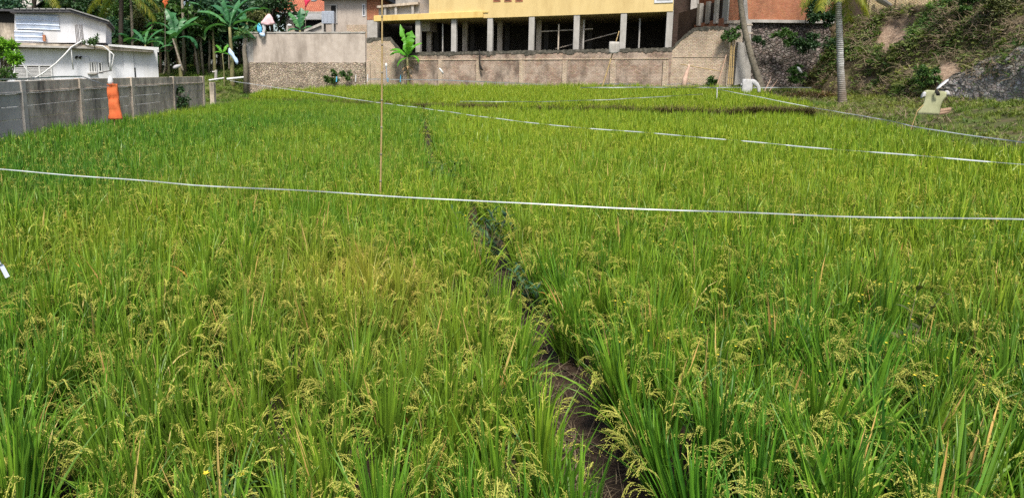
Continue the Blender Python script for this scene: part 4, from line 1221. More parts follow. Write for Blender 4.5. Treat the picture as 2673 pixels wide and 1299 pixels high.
def bank_cover():
    n = 12500
    u = RNG.uniform(2, HS[-1] - 2.4, n); v = RNG.random(n) ** .9 * 1.12
    p = hill(u, v)
    g1, g2 = hill(u + .1, v), hill(u, v + .02)
    N = np.cross(g2 - p, g1 - p); N /= np.linalg.norm(N, axis=1, keepdims=True); N[N[:, 2] < 0] *= -1
    N = N + np.array([0, 0, .5]) + RNG.normal(0, .3, (n, 3))
    gf = sfield(u, v * 7, 71, .8) + .5 * sfield(u, v * 7, 72, 2.4)
    b = bare_at(p)
    X, Y = proj(p)
    stone = (X > 2440) & (Y > 205) & (Y < 300)
    keep = (RNG.random(n) > b * 1.3) & (~stone | (RNG.random(n) < .06)) & (RNG.random(n) < np.clip(.62 + .5 * gf, .12, 1))
    dry = RNG.random(n) < np.clip(.18 - .22 * gf + .25 * ((X > 2450) & (Y < 200)), .05, .75)
    src = [sprig(500 + k, 16, .17, .085, .26, M['vine_green']) for k in range(4)] + [sprig(510 + k, 26, .10, .05, .24, M['vine_green']) for k in range(3)] + [tangle(520 + k, 12) for k in range(3)] + [tuft(530, 30, .4, .018)]
    idx = np.where(dry, RNG.integers(7, 10, n), np.where(RNG.random(n) < .12, 10, RNG.integers(0, 7, n)))
    k = keep
    tone = np.clip(.45 - .35 * gf + RNG.normal(0, .25, n), 0, 1)
    s = RNG.uniform(.7, 1.5, n)[k][:, None] * np.ones(3)
    scatter('creeper_cover', p[k], orient(N[k], RNG.random(k.sum()) * 6.28), s, idx[k], src, {'tone': tone[k]}, 'creepers, dead vines and weeds over the bank')

def grass_cover():
    n = 62000
    x = RNG.uniform(-26, 30, n); y = RNG.uniform(6, 60, n)
    e = x - np.interp(y, RXY, RXX)
    foot = np.interp(y, HFy, HFx)
    apron = (e > -.4) & (x < foot + .3) & (y < 44)
    back = np.interp(x, [-16, -4.8, 18.5, 24], [49.9, 49.7, 41.3, 39.5])
    strip = (y > back - 1.3) & (y < back + .2) & (x > -15.5) & (e < .5)
    left = (x < -14.6) & (x > -24) & (y > 43.5) & (y < 60)
    edge = (np.abs(y - np.interp(x, STX, STY) - .05) < .30) & (x > -14.5) & (e < 0) & (y < 48)
    bund = (np.abs(x - fence_x(y) - .25) < .3) & (y < 41) & (RNG.random(n) < .5)
    ok = (apron | strip | left | edge | bund) & in_view(x, y)
    clump = sfield(x, y, 81, 1.4)
    ok &= (RNG.random(n) < np.clip(.7 + .5 * clump, .15, 1))
    x, y, apron, edge, strip, left = x[ok], y[ok], apron[ok], edge[ok], strip[ok], left[ok]
    m = 14000                     # extra along the terrace edge and the wall foot
    t = RNG.random(m); xe = RNG.uniform(-14.5, 20, m); ye = np.interp(xe, STX, STY) + RNG.normal(.02, .14, m)
    k = m // 2
    ye[:k] = np.interp(xe[:k], [-16, -4.8, 18.5, 24], [49.9, 49.7, 41.3, 39.5]) - RNG.exponential(.4, k)
    x = np.concatenate([x, xe]); y = np.concatenate([y, ye]); n = len(x)
    ap = np.concatenate([apron, np.zeros(m, bool)])
    z = land(x, y)
    tone = np.clip(.35 + .35 * sfield(x, y, 82, .8) + RNG.normal(0, .2, n) + .32 * ap, 0, 1)
    tone[-m:-m + k] -= .3; 
    src = [tuft(540 + j, 22, .30, .016) for j in range(4)] + [sprig(550 + j, 14, .13, .06, .2, M['vine_green']) for j in range(3)]
    src += [tangle(545 + j, 9) for j in range(2)]
    idx = np.where(RNG.random(n) < .35, RNG.integers(4, 7, n), RNG.integers(0, 4, n))
    idx = np.where((RNG.random(n) < .14 + .18 * sfield(x, y, 83, 1.1)) & ap, RNG.integers(7, 9, n), idx)
    rot = np.zeros((n, 3)); rot[:, 2] = RNG.random(n) * 6.28; rot[:, :2] = RNG.normal(0, .15, (n, 2))
    s = RNG.uniform(.6, 1.3, n)[:, None] * np.ones(3) * np.where(ap, .95, 1)[:, None]
    scatter('grass', np.stack([x, y, z], 1), rot, s, idx, src, {'tone': np.clip(tone, 0, 1)}, 'short grass and weeds along the walls and the foot of the bank')
def straw_edge():  # dead straw; its dark tone imitates the shaded foot of the rice
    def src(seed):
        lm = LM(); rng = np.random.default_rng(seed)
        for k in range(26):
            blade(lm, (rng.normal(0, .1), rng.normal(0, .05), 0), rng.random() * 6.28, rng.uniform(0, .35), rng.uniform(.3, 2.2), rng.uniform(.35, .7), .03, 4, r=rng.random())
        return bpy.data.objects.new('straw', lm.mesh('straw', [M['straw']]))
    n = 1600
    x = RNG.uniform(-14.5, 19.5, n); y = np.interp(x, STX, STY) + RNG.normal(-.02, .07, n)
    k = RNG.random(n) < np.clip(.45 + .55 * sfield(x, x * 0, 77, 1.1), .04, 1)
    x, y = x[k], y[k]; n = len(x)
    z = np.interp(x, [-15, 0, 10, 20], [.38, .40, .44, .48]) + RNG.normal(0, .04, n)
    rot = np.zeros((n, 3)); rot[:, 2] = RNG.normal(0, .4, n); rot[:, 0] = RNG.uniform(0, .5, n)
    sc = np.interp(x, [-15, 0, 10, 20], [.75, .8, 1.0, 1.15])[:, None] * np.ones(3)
    scatter('straw_and_shade', np.stack([x, y, z], 1), rot, sc, RNG.integers(0, 4, n), [src(560 + j) for j in range(4)], {'tone': RNG.random(n)}, 'dead straw over the terrace edge, coloured dark for the shade among the stems')
def ditch_litter():
    lm_src = []
    for sd in range(4):
        lm = LM(); rng = np.random.default_rng(600 + sd)
        for k in range(9):
            blade(lm, (rng.normal(0, .08), rng.normal(0, .08), .005), rng.random() * 6.28, rng.uniform(.7, 1.5), rng.uniform(.1, .7), rng.uniform(.08, .32), .007, 4, r=rng.random(), swing=rng.normal(0, .5))
        lm_src.append(bpy.data.objects.new('litter', lm.mesh('litter', [M['vine_dry']])))
    for sd in range(3):
        lm = LM(); rng = np.random.default_rng(610 + sd)
        for k in range(5):
            c = np.array([rng.normal(0, .06), rng.normal(0, .06), 0]); r_ = rng.uniform(.012, .035); n_ = 10
            v = rng.normal(0, 1, (n_, 3)); v /= np.linalg.norm(v, axis=1, keepdims=True); v = c + v * r_ * rng.uniform(.7, 1.2, (n_, 1)) * np.array([1, 1, .7])
            o_ = np.argsort(np.arctan2(v[:, 1] - c[1], v[:, 0] - c[0])); top = c + np.array([0, 0, r_ * .9])
            ring = c + np.stack([np.cos(np.arange(7) * .9) * r_, np.sin(np.arange(7) * .9) * r_, rng.uniform(-.3, .3, 7) * r_], 1) * rng.uniform(.8, 1.2, (7, 1))
            V = np.concatenate([ring, [top], [c - np.array([0, 0, r_])]])
            T_ = [[i, (i + 1) % 7, 7] for i in range(7)] + [[(i + 1) % 7, i, 8] for i in range(7)]
            lm.add(V, None, T_, r=rng.random())
        lm_src.append(bpy.data.objects.new('clod', lm.mesh('clod', [M['mud']])))
    n = 420
    y = 2.6 + 8 * RNG.random(n) ** 1.5; x = np.interp(y, GUL[:, 1], GUL[:, 0]) + RNG.uniform(-.55, .35, n)
    z = land(x, y) + .03 * sfield(x, y, 3, 2.2) + .02 * sfield(x, y, 4, 7)
    rot = np.zeros((n, 3)); rot[:, 2] = RNG.random(n) * 6.28
    scatter('ditch_litter', np.stack([x, y, z], 1), rot, RNG.uniform(.6, 1.3, n)[:, None] * np.ones(3), RNG.integers(0, 7, n), lm_src, {'tone': RNG.random(n)}, 'straw bits and mud clods in the ditch')
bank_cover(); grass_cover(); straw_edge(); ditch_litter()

# ------------------------------------------------------------------ trees and plants
def leaves(lm, C, rad, n, size, m=0, flat=.75, rng=RNG, up=.5, aspect=.5):
    """kite-shaped leaves in clumps about C"""
    C = np.asarray(C, float)
    k = max(4, n // 22)
    cc = rng.normal(0, 1, (k, 3)); cc /= np.linalg.norm(cc, axis=1, keepdims=True)
    cc *= rad * rng.uniform(.25, 1, (k, 1)) ** .6; cc[:, 2] *= flat
    which = rng.integers(0, k, n)
    p = C + cc[which] + rng.normal(0, rad * .17, (n, 3))
    d = rng.normal(0, 1, (n, 3)); d += (cc[which] / rad) * .8; d[:, 2] -= .35; d /= np.linalg.norm(d, axis=1, keepdims=True)
    nn = rng.normal(0, .6, (n, 3)); nn[:, 2] += up; 
    s = np.cross(d, nn); s /= np.maximum(np.linalg.norm(s, axis=1, keepdims=True), 1e-6)
    L = size * rng.uniform(.6, 1.35, (n, 1))
    bend = np.cross(s, d) * L * .12
    V = np.concatenate([p, p + d * L * .45 + s * L * aspect / 2 + bend, p + d * L, p + d * L * .45 - s * L * aspect / 2 + bend])
    i = np.arange(n)
    tone = np.clip(rng.random(k)[which] * .7 + rng.random(n) * .4, 0, 1)
    lm.add(V, np.stack([i, i + n, i + 2 * n, i + 3 * n], 1), m=m, r=tone)
    return C + cc

def tree(name, label, base, blobs, mat_, n, size, tr, bark='bark', cat='tree', group=None, lean=0, aspect=.5):
    base = np.array(base, float)
    t = thing(name, label, cat, base, group)
    rng = RNG
    lm = LM(); tips = []
    for c, r, w_ in blobs:
        cl = leaves(lm, c, r, int(n * w_), size, rng=rng, aspect=aspect); tips.append((np.array(c, float), r, cl))
    lm.build('crown', M[mat_], t)
    m = MB()
    c0 = np.mean([c for c, _, _ in tips], 0)
    h = base + (c0 - base) * .75; h[:2] += rng.normal(0, .12, 2)
    pts = [base + (h - base) * f + np.array([math.sin(f * 5 + base[0]) * .07, 0, 0]) for f in np.linspace(0, 1, 7)]
    m.tube([pts[0] - np.array([0, 0, .3])] + pts, [tr * 1.25] + [tr * (1.1 - .55 * f) for f in np.linspace(0, 1, 7)], 8)
    for c, r, cl in tips:
        m.tube([pts[4], (pts[5] + c) / 2 + rng.normal(0, .1, 3), c], [tr * .55, tr * .35, tr * .15], 6)
        for q in cl[:: max(1, len(cl) // 5)]:
            m.tube([(pts[5] + c) / 2, (c + q) / 2, q], [tr * .25, tr * .16, tr * .06], 5)
    m.build('trunk', M[bark], t, smooth=True)
    return t

def banana(label, base, h, r, lvs, mat_='banana_leaf', group=None, dead=0, L=2.2, w=.52, lean=(0, 0)):
    base = np.array(base, float)
    t = thing('banana_plant', label, 'banana plant', base, group)
    top = base + np.array([lean[0], lean[1], h])
    m = MB(); f = np.linspace(0, 1, 6)
    m.tube([base - np.array([0, 0, .2])] + [base + (top - base) * q + np.array([.04 * math.sin(q * 4), 0, 0]) for q in f], [r * 1.15] + [r * (1.1 - .55 * q) for q in f], 9)
    m.build('stem', M['banana_stem'], t, smooth=True)
    for az, t0, dr, ls in lvs:
        lm = LM()
        ln = L * ls
        blade(lm, top, R(az), R(t0), R(dr * 1.25 + 8), ln, w * 1.15 * (.8 + .4 * RNG.random()) * min(1, ls + .15), 18, r=.1 + .8 * RNG.random(), fold=-.4 if RNG.random() < .7 else .3, pw=1.5, jag=.8,
              prof=lambda s: np.clip((s - .10) * 9, .07, 1) * (1 - np.clip((s - .72) / .28, 0, 1) ** 2.2) * (.85 + .3 * s), twist=RNG.normal(0, .4))
        lm.build('leaf', M[mat_], t)
    for k in range(dead):
        lm = LM(); blade(lm, base + np.array([0, 0, h * RNG.uniform(.2, .75)]), RNG.random() * 6.28, R(50), R(150), RNG.uniform(.6, 1.2), .22, 8, r=RNG.random(), jag=.7, fold=.4)
        lm.build('dead_leaf', M['banana_dry'], t)
    return t

def palm(label, pts, rads, fronds, L=3.6, bark='palm_bark', name='palm_tree', dead=0, cat='palm tree', mat2=('palm_leaf', 'palm_yellow')):
    base = np.array(pts[0], float)
    t = thing(name, label, cat, base)
    m = MB()
    P = np.array(pts, float); s = np.linspace(0, 1, len(P)); q = np.linspace(0, 1, 26)
    PP = np.stack([np.interp(q, s, P[:, i]) for i in range(3)], 1)
    for i in range(2): PP[1:-1] = (PP[:-2] + PP[1:-1] * 2 + PP[2:]) / 4
    rr = np.interp(q, s, rads) * (1 + .05 * np.sin(np.arange(26) * 2.4))
    m.tube([PP[0] - np.array([0, 0, .4])] + list(PP), [rr[0] * 1.15] + list(rr), 12)
    m.build('trunk', M[bark], t, smooth=True)
    top = PP[-1]
    for az, t0, dr, ls, yel in fronds:
        lm = LM()
        C = blade(lm, top, R(az), R(t0), R(dr), L * ls, .07, 12, r=.5, m=0, prof=lambda s: 1.1 - s)
        nl = 46
        for k in range(nl):
            f = .12 + .88 * (k + .5) / nl
            i0 = min(int(f * 12), 11); p = C[i0] + (C[i0 + 1] - C[i0]) * (f * 12 - i0)
            T = C[i0 + 1] - C[i0]; T /= np.linalg.norm(T)
            sd_ = np.cross(T, [0, 0, 1]); sd_ /= max(np.linalg.norm(sd_), 1e-6)
            ll = L * ls * .25 * math.sin(math.pi * (f * .85 + .1)) ** .6 * RNG.uniform(.85, 1.1)
            for sg in (-1, 1):
                d = T * .55 + sd_ * sg * .8 + np.array([0, 0, -.15]) + RNG.normal(0, .06, 3); d /= np.linalg.norm(d)
                e = p + d * ll + np.array([0, 0, -.5 * ll * .7]); mid = p + d * ll * .5 + np.array([0, 0, -.06 * ll])
                wv = np.cross(d, np.cross(d, [0, 0, 1.0])); wv = T * .022
                lm.add([p - wv, p + wv, mid + wv * 1.1, mid - wv * 1.1, e], [[0, 1, 2, 3]], [[3, 2, 4]], r=np.clip(.4 + RNG.normal(0, .25), 0, 1))
        lm.build('frond', M[mat2[1] if yel else mat2[0]], t)
    for k in range(dead):
        lm = LM()
        C = blade(lm, top - np.array([0, 0, .3]), RNG.random() * 6.28, R(95), R(80), 1.6, .2, 8, r=RNG.random(), jag=.6)
        lm.build('dead_frond', M['banana_dry'], t)
    return t

def sub(c, r, k=4, f=.6):
    """a crown of several lobes around c"""
    out = [(c, r * .7, .3)]
    for i in range(k):
        a = 6.28 * i / k + RNG.random()
        out.append((np.array(c) + np.array([math.cos(a) * r * f, math.sin(a) * r * f, RNG.uniform(-.45, .45) * r]), r * RNG.uniform(.4, .6), .7 / k))
    return out

# --- the grove behind the white house and the wall
def grove():
    lm = LM()
    n = 9000
    P = np.stack([RNG.uniform(-68, -4, n), RNG.uniform(66, 78, n), 2.2 + 13 * RNG.random(n) ** .8], 1)
    for k in range(190):
        c = [RNG.uniform(-66, -6), RNG.uniform(66, 80), RNG.uniform(2.5, 15)]
        leaves(lm, c, RNG.uniform(1.8, 3.4), 190, .75, aspect=.6)
    o = lm.build('far_wood', M['forest']); tag(o, 'dark far wood closing the view behind the grove', kind='stuff')
    lm = LM()
    for k in range(46):
        c = [RNG.uniform(9, 46), RNG.uniform(62, 70), RNG.uniform(3, 13)]
        leaves(lm, c, RNG.uniform(1.6, 2.8), 150, .6, aspect=.6)
    o = lm.build('far_wood', M['forest']); tag(o, 'dark far wood behind the houses on the right', kind='stuff')

    def T(label, X, Yb, d, blobs, mat_, n, size, tr, bark='bark_dark', name='broadleaf_tree', aspect=.5, group=None):
        b = W(X, Yb, d); b[2] = land(b[0], b[1])
        bl = []
        for (cx, cy, rp, w_) in blobs:
            c = W(cx, cy, d + RNG.uniform(-.6, .8)); bl += [(q, r, ww * w_) for q, r, ww in sub(c, rp * d / 1500)]
        return tree(name, label, b, bl, mat_, n, size, tr, bark, group=group, aspect=aspect)
    T('tall dark tree standing behind the upper storey of the white house', 235, 178, 57, [(225, 10, 60, .5), (262, 55, 45, .5)], 'leaf_dark', 2600, .42, .16)
    T('dark green tree rising right behind the roof edge of the white house', 300, 178, 56, [(300, 70, 50, .6), (340, 105, 34, .4)], 'leaf_blue', 2200, .40, .15)
    T('bushy dark tree under the orange flag, left of the round-leaved tree', 405, 176, 57, [(400, 40, 58, .6), (368, 75, 34, .4)], 'leaf_olive', 2600, .36, .14)
    T('tree with big pale round leaves at the middle of the grove', 520, 176, 54, [(505, 55, 56, .5), (540, 75, 42, .3), (470, 35, 40, .2)], 'leaf_mid', 2000, .50, .13, 'bark', aspect=.75)
    T('dark tree between the round-leaved tree and the tall banana plant', 570, 174, 58, [(562, 100, 46, .6), (590, 60, 40, .4)], 'leaf_dark', 2400, .40, .14)
    T('tall dark tree behind the crown of the tall banana plant', 625, 174, 61, [(640, 25, 62, .6), (590, 10, 44, .4)], 'leaf_blue', 2600, .45, .18)
    T('blackish tree with a thick trunk behind the pink bag on the wall', 722, 120, 56, [(715, 10, 48, .6), (690, 50, 30, .4)], 'leaf_dark', 2200, .36, .22)
    T('small olive tree with brown tips just left of the pink bag', 672, 120, 54, [(676, 45, 26, 1)], 'leaf_olive', 900, .30, .10)
    T('dark tree at the top edge above the zinc sheets of the white house', 120, 178, 60, [(110, 5, 56, .6), (160, 20, 40, .4)], 'leaf_mid', 2400, .42, .15)
    T('dark tree in the top left corner over the open shed', 8, 178, 50, [(5, 10, 50, .6), (50, 30, 22, .2), (-40, 30, 50, .2)], 'leaf_blue', 2600, .38, .15)
    T('low dark bush filling the shade at the foot of the grove behind the leaning pole', 470, 176, 60, [(440, 130, 34, .35), (500, 135, 36, .35), (560, 140, 34, .3)], 'leaf_dark', 2600, .36, .10)
    T('dark bush behind the right end of the white house roof', 365, 176, 55, [(360, 130, 30, .6), (330, 125, 26, .4)], 'leaf_olive', 1500, .34, .10)
    T('green shrub above the back corner of the white house', 290, 150, 52, [(285, 115, 20, 1)], 'leaf_mid', 700, .26, .07)
    T('leafy mid green tree between the palm and the left banana plant', 425, 177, 54.5, [(440, 62, 44, .5), (415, 100, 30, .3), (470, 95, 26, .2)], 'leaf_mid', 2200, .42, .10, 'bark', aspect=.7)
    T('bluish leafy tree behind the left side of the tall banana plant', 555, 176, 55.5, [(550, 40, 46, .5), (580, 100, 34, .3), (530, 115, 26, .2)], 'leaf_blue', 2400, .46, .11, 'bark', aspect=.7)
    T('dense green tree filling the view behind the yellowing palm', 330, 177, 58, [(330, 45, 52, .5), (375, 20, 48, .5)], 'leaf_mid', 2600, .42, .13)
    # narrow trunks in the shade, crowns lost above
    lab = 'slim pale trunk standing in the shade of the grove behind the banana plants'
    for i, (X, Yb, Yt, d) in enumerate(((530, 172, 108, 54), (545, 172, 105, 54.5), (577, 176, 120, 56), (397, 176, 132, 54), (418, 176, 128, 55), (436, 176, 130, 56), (483, 176, 125, 55), (600, 177, 128, 57), (510, 174, 128, 58), (462, 176, 130, 57))):
        b = W(X, Yb, d); b[2] = land(b[0], b[1]); tp = W(X + RNG.normal(0, 2), Yt - 70, d)
        t = thing('slim_tree', lab, 'tree', b, 'slim trunks in the grove')
        m = MB(); m.tube([b - np.array([0, 0, .3]), b + (tp - b) * .5 + np.array([RNG.normal(0, .1), 0, 0]), tp], [.13, .11, .07], 7); m.build('trunk', M['bark' if i < 3 else 'wood'], t, smooth=True)
        lm = LM(); leaves(lm, tp, .9, 130, .34, rng=RNG); lm.build('crown', M['leaf_dark'], t)
    for X, Yt, lb in ((345, 15, 'straight pale pole-like trunk rising beside the yellowing palm'), (478, -20, 'thin grey trunk reaching the top edge over the left banana plant')):
        b = W(X, 176, 53); b[2] = land(b[0], b[1]); tp = W(X - 6, Yt - 50, 53)
        t = thing('slim_tree', lb, 'tree', b)
        m = MB(); m.tube([b - np.array([0, 0, .3]), (b + tp) / 2 + np.array([.1, 0, 0]), tp], [.15, .13, .09], 8); m.build('trunk', M['bark'], t, smooth=True)
        lm = LM(); leaves(lm, tp, 1.2, 260, .36, rng=RNG); lm.build('crown', M['leaf_mid'], t)
    # brown trunk by the wall corner
    b = W(640, 200, 49.6); b[2] = land(b[0], b[1]); 
    t = thing('broadleaf_tree', 'mossy brown trunk close against the left corner of the plastered wall', 'tree', b)
    m = MB(); m.tube([b - np.array([0, 0, .3]), W(641, 165, 49.6), W(637, 130, 49.6), W(640, 98, 49.6)], [.24, .2, .17, .12], 9); m.build('trunk', M['bark'], t, smooth=True)
    lm = LM(); leaves(lm, W(640, 85, 49.8), .8, 160, .3); lm.build('crown', M['leaf_mid'], t)
    # bright tree in front of the house at the left edge
    b = W(-18, 200, 23.5); b[2] = .5
    bl = []
    for cx, cy, rp, w_ in ((10, 112, 32, .45), (32, 148, 26, .35), (-25, 120, 40, .3)):
        bl += [(q, r, ww * w_) for q, r, ww in sub(W(cx, cy, 23.5 + RNG.uniform(-.3, .3)), rp * 23.5 / 1500)]
    tree('broadleaf_tree', 'bright green leafy tree at the left edge in front of the white house', b, bl, 'leaf_bright', 1900, .17, .07, 'bark', aspect=.36)
    b = W(20, 215, 22.5); b[2] = .5
    tree('garden_shrub', 'small dark spiky shrub above the fence under the bright green tree', b, [(W(20, 192, 22.5), .22, .6), (W(8, 203, 22.5), .22, .4)], 'leaf_mid', 260, .2, .03, cat='shrub', aspect=.25)
    p = W(248, 104, 36.2)
    tree('roof_weed', 'green weed growing on the roof slab of the white house', p - np.array([0, 0, .25]), [(p, .3, .6), (p + np.array([-.35, 0, -.15]), .26, .4)], 'leaf_mid', 260, .2, .03, cat='plant', aspect=.35)
    # palm in the grove
    b = W(316, 178, 52); b[2] = land(b[0], b[1])
    palm('palm with yellowing fronds behind the white house roof', [b, W(316, 100, 52), W(316, 40, 52), W(318, -32, 52)], [.26, .2, .19, .18],
         [(-95, 105, 55, 1.0, 1), (-75, 118, 45, .95, 1), (85, 100, 60, 1.0, 1), (95, 118, 45, 1.1, 1), (70, 135, 30, .9, 1), (-100, 130, 35, .9, 0), (110, 80, 60, 1.0, 0), (-130, 60, 70, 1.0, 0), (160, 60, 60, 1, 0), (20, 40, 60, 1, 0), (-40, 40, 60, 1, 0), (60, 25, 60, 1, 0), (-160, 95, 40, .9, 0), (-60, 100, 35, .8, 0)], L=3.9, bark='bark_dark')
    b = W(205, 178, 58); b[2] = land(b[0], b[1])
    palm('dull green palm at the top edge left of the yellowing palm', [b, W(205, 60, 58), W(207, -38, 58)], [.25, .2, .18],
         [(-100, 105, 55, 1.0, 0), (-80, 120, 40, 1, 0), (80, 105, 55, 1.1, 0), (100, 120, 40, 1.05, 1), (180, 80, 60, 1, 0), (140, 85, 60, 1, 0), (-140, 80, 70, 1, 0), (0, 40, 60, 1, 0)], L=4.2, bark='bark_dark')
    b = W(88, 178, 56); b[2] = land(b[0], b[1])
    palm('green palm with hanging fronds above the flat roof edge of the white house', [b, W(88, 60, 56), W(90, -50, 56)], [.25, .2, .18],
         [(-90, 105, 50, 1.1, 0), (90, 105, 55, 1.15, 0), (110, 118, 40, 1.0, 1), (75, 128, 30, 1.0, 0), (-75, 125, 30, 1.0, 0), (-120, 90, 60, 1, 0), (180, 85, 60, 1, 0), (0, 40, 60, 1, 0)], L=4.2, bark='bark_dark')
    # bananas
    def Bp(X, Yb, d): 
        b = W(X, Yb, d); b[2] = land(b[0], b[1]); return b
    b = Bp(472, 180, 51.5); h = W(462, 102, 51.5)[2] - b[2]
    banana('banana plant with wide arching leaves right of the white house', b, h, .16, [(-80, 30, 75, 1.15), (-95, 55, 60, 1.1), (-60, 8, 25, 1.0), (10, 15, 40, .9), (60, 22, 40, 1.0), (85, 60, 110, .9), (95, 35, 60, 1.0), (170, 40, 80, .8), (-30, 12, 35, 1.0)], L=3.0, w=.62, lean=(-.3, 0))
    b = Bp(384, 178, 50.5); h = W(375, 118, 50.5)[2] - b[2]
    banana('low banana plant showing over the end of the white house roof', b, h, .13, [(-85, 50, 60, 1.0), (-70, 20, 40, .9), (75, 25, 40, 1.0), (95, 60, 60, .8), (30, 10, 30, .9)], L=2.2, mat_='banana_leaf')
    b = Bp(410, 178, 51); h = W(406, 138, 51)[2] - b[2]
    banana('young banana plant at the right end of the white house roof', b, h, .10, [(5, 3, 15, .8), (80, 35, 60, 1.0), (60, 60, 40, .7)], L=1.8)
    b = Bp(605, 178, 50.3); h = W(602, 72, 50.3)[2] - b[2]
    banana('tall banana plant with a broad upright leaf left of the plastered wall', b, h, .20, [(-70, 3, 22, 1.25), (-85, 35, 55, 1.25), (-60, 25, 45, 1.2), (70, 16, 40, 1.25), (85, 28, 55, 1.25), (95, 58, 70, 1.2), (-95, 70, 80, 1.0), (100, 90, 40, 1.0), (20, 12, 30, 1.1)], L=2.7, w=.62, mat_='banana_leaf')
    b = Bp(648, 150, 52.5); h = W(645, 100, 52.5)[2] - b[2]
    banana('banana plant leaning over the left corner of the plastered wall', b, h, .13, [(60, 25, 30, 1.1), (75, 40, 50, .9), (-80, 60, 80, .9), (-40, 20, 40, .9), (-95, 75, 60, .8)], L=2.2)
    b = Bp(583, 176, 49.6); h = W(585, 140, 49.6)[2] - b[2]
    banana('small bright banana sucker at the foot of the tall banana plant', b, h, .06, [(-60, 20, 40, .9), (-90, 50, 70, .7), (40, 15, 30, .8), (80, 70, 60, .6)], L=1.2, w=.36, mat_='banana_bright')
    for X, Yc, d_, hh, lb, sc_ in ((345, 120, 53, .12, 'banana plant half hidden behind the roof end, left of the low one', 1.0), (440, 120, 53.5, .12, 'banana plant in the shade between the two left banana plants', 1.1), (520, 128, 55, .10, 'dim banana plant below the round-leaved tree', 1.0), (560, 60, 54, .15, 'banana plant with dull bluish leaves left of the tall banana plant', 1.2), (650, 60, 54.5, .15, 'banana plant with dull leaves right of the tall banana plant', 1.2)):
        b = Bp(X, 178, d_); h = W(X, Yc, d_)[2] - b[2]
        banana(lb, b, h, hh, [(a_ + RNG.normal(0, 10), RNG.uniform(10, 55), RNG.uniform(40, 90), sc_ * RNG.uniform(.8, 1.1)) for a_ in (-100, -75, -45, 0, 45, 75, 100, 180)], L=2.4, w=.58)
    b = Bp(785, 120, 53.5); h = W(783, 80, 53.5)[2] - b[2]
    banana('banana plant in front of the red tiled roof', b, h, .16, [(0, 4, 15, 1), (40, 12, 30, 1), (-60, 14, 40, 1), (70, 45, 80, .8), (-90, 60, 70, .7)], L=2.2, w=.7, mat_='banana_leaf')
    # the bright one in front of the yellow building
    b = W(1064, 200, 48.0); b[2] = land(b[0], b[1]); h = W(1064, 150, 48.0)[2] - b[2]
    banana('bright green young banana plant before the brick wall, dead leaves at its foot', b, h, .13, [(-40, 6, 20, 1.55), (-75, 30, 75, 1.0), (-95, 40, 85, .95), (40, 4, 14, 1.2), (75, 14, 60, 1.0), (100, 60, 110, .75), (-100, 95, 70, .7), (160, 15, 60, 1.0), (10, 10, 40, 1.1)], 'banana_bright', dead=7, L=1.9, w=.58)
grove()

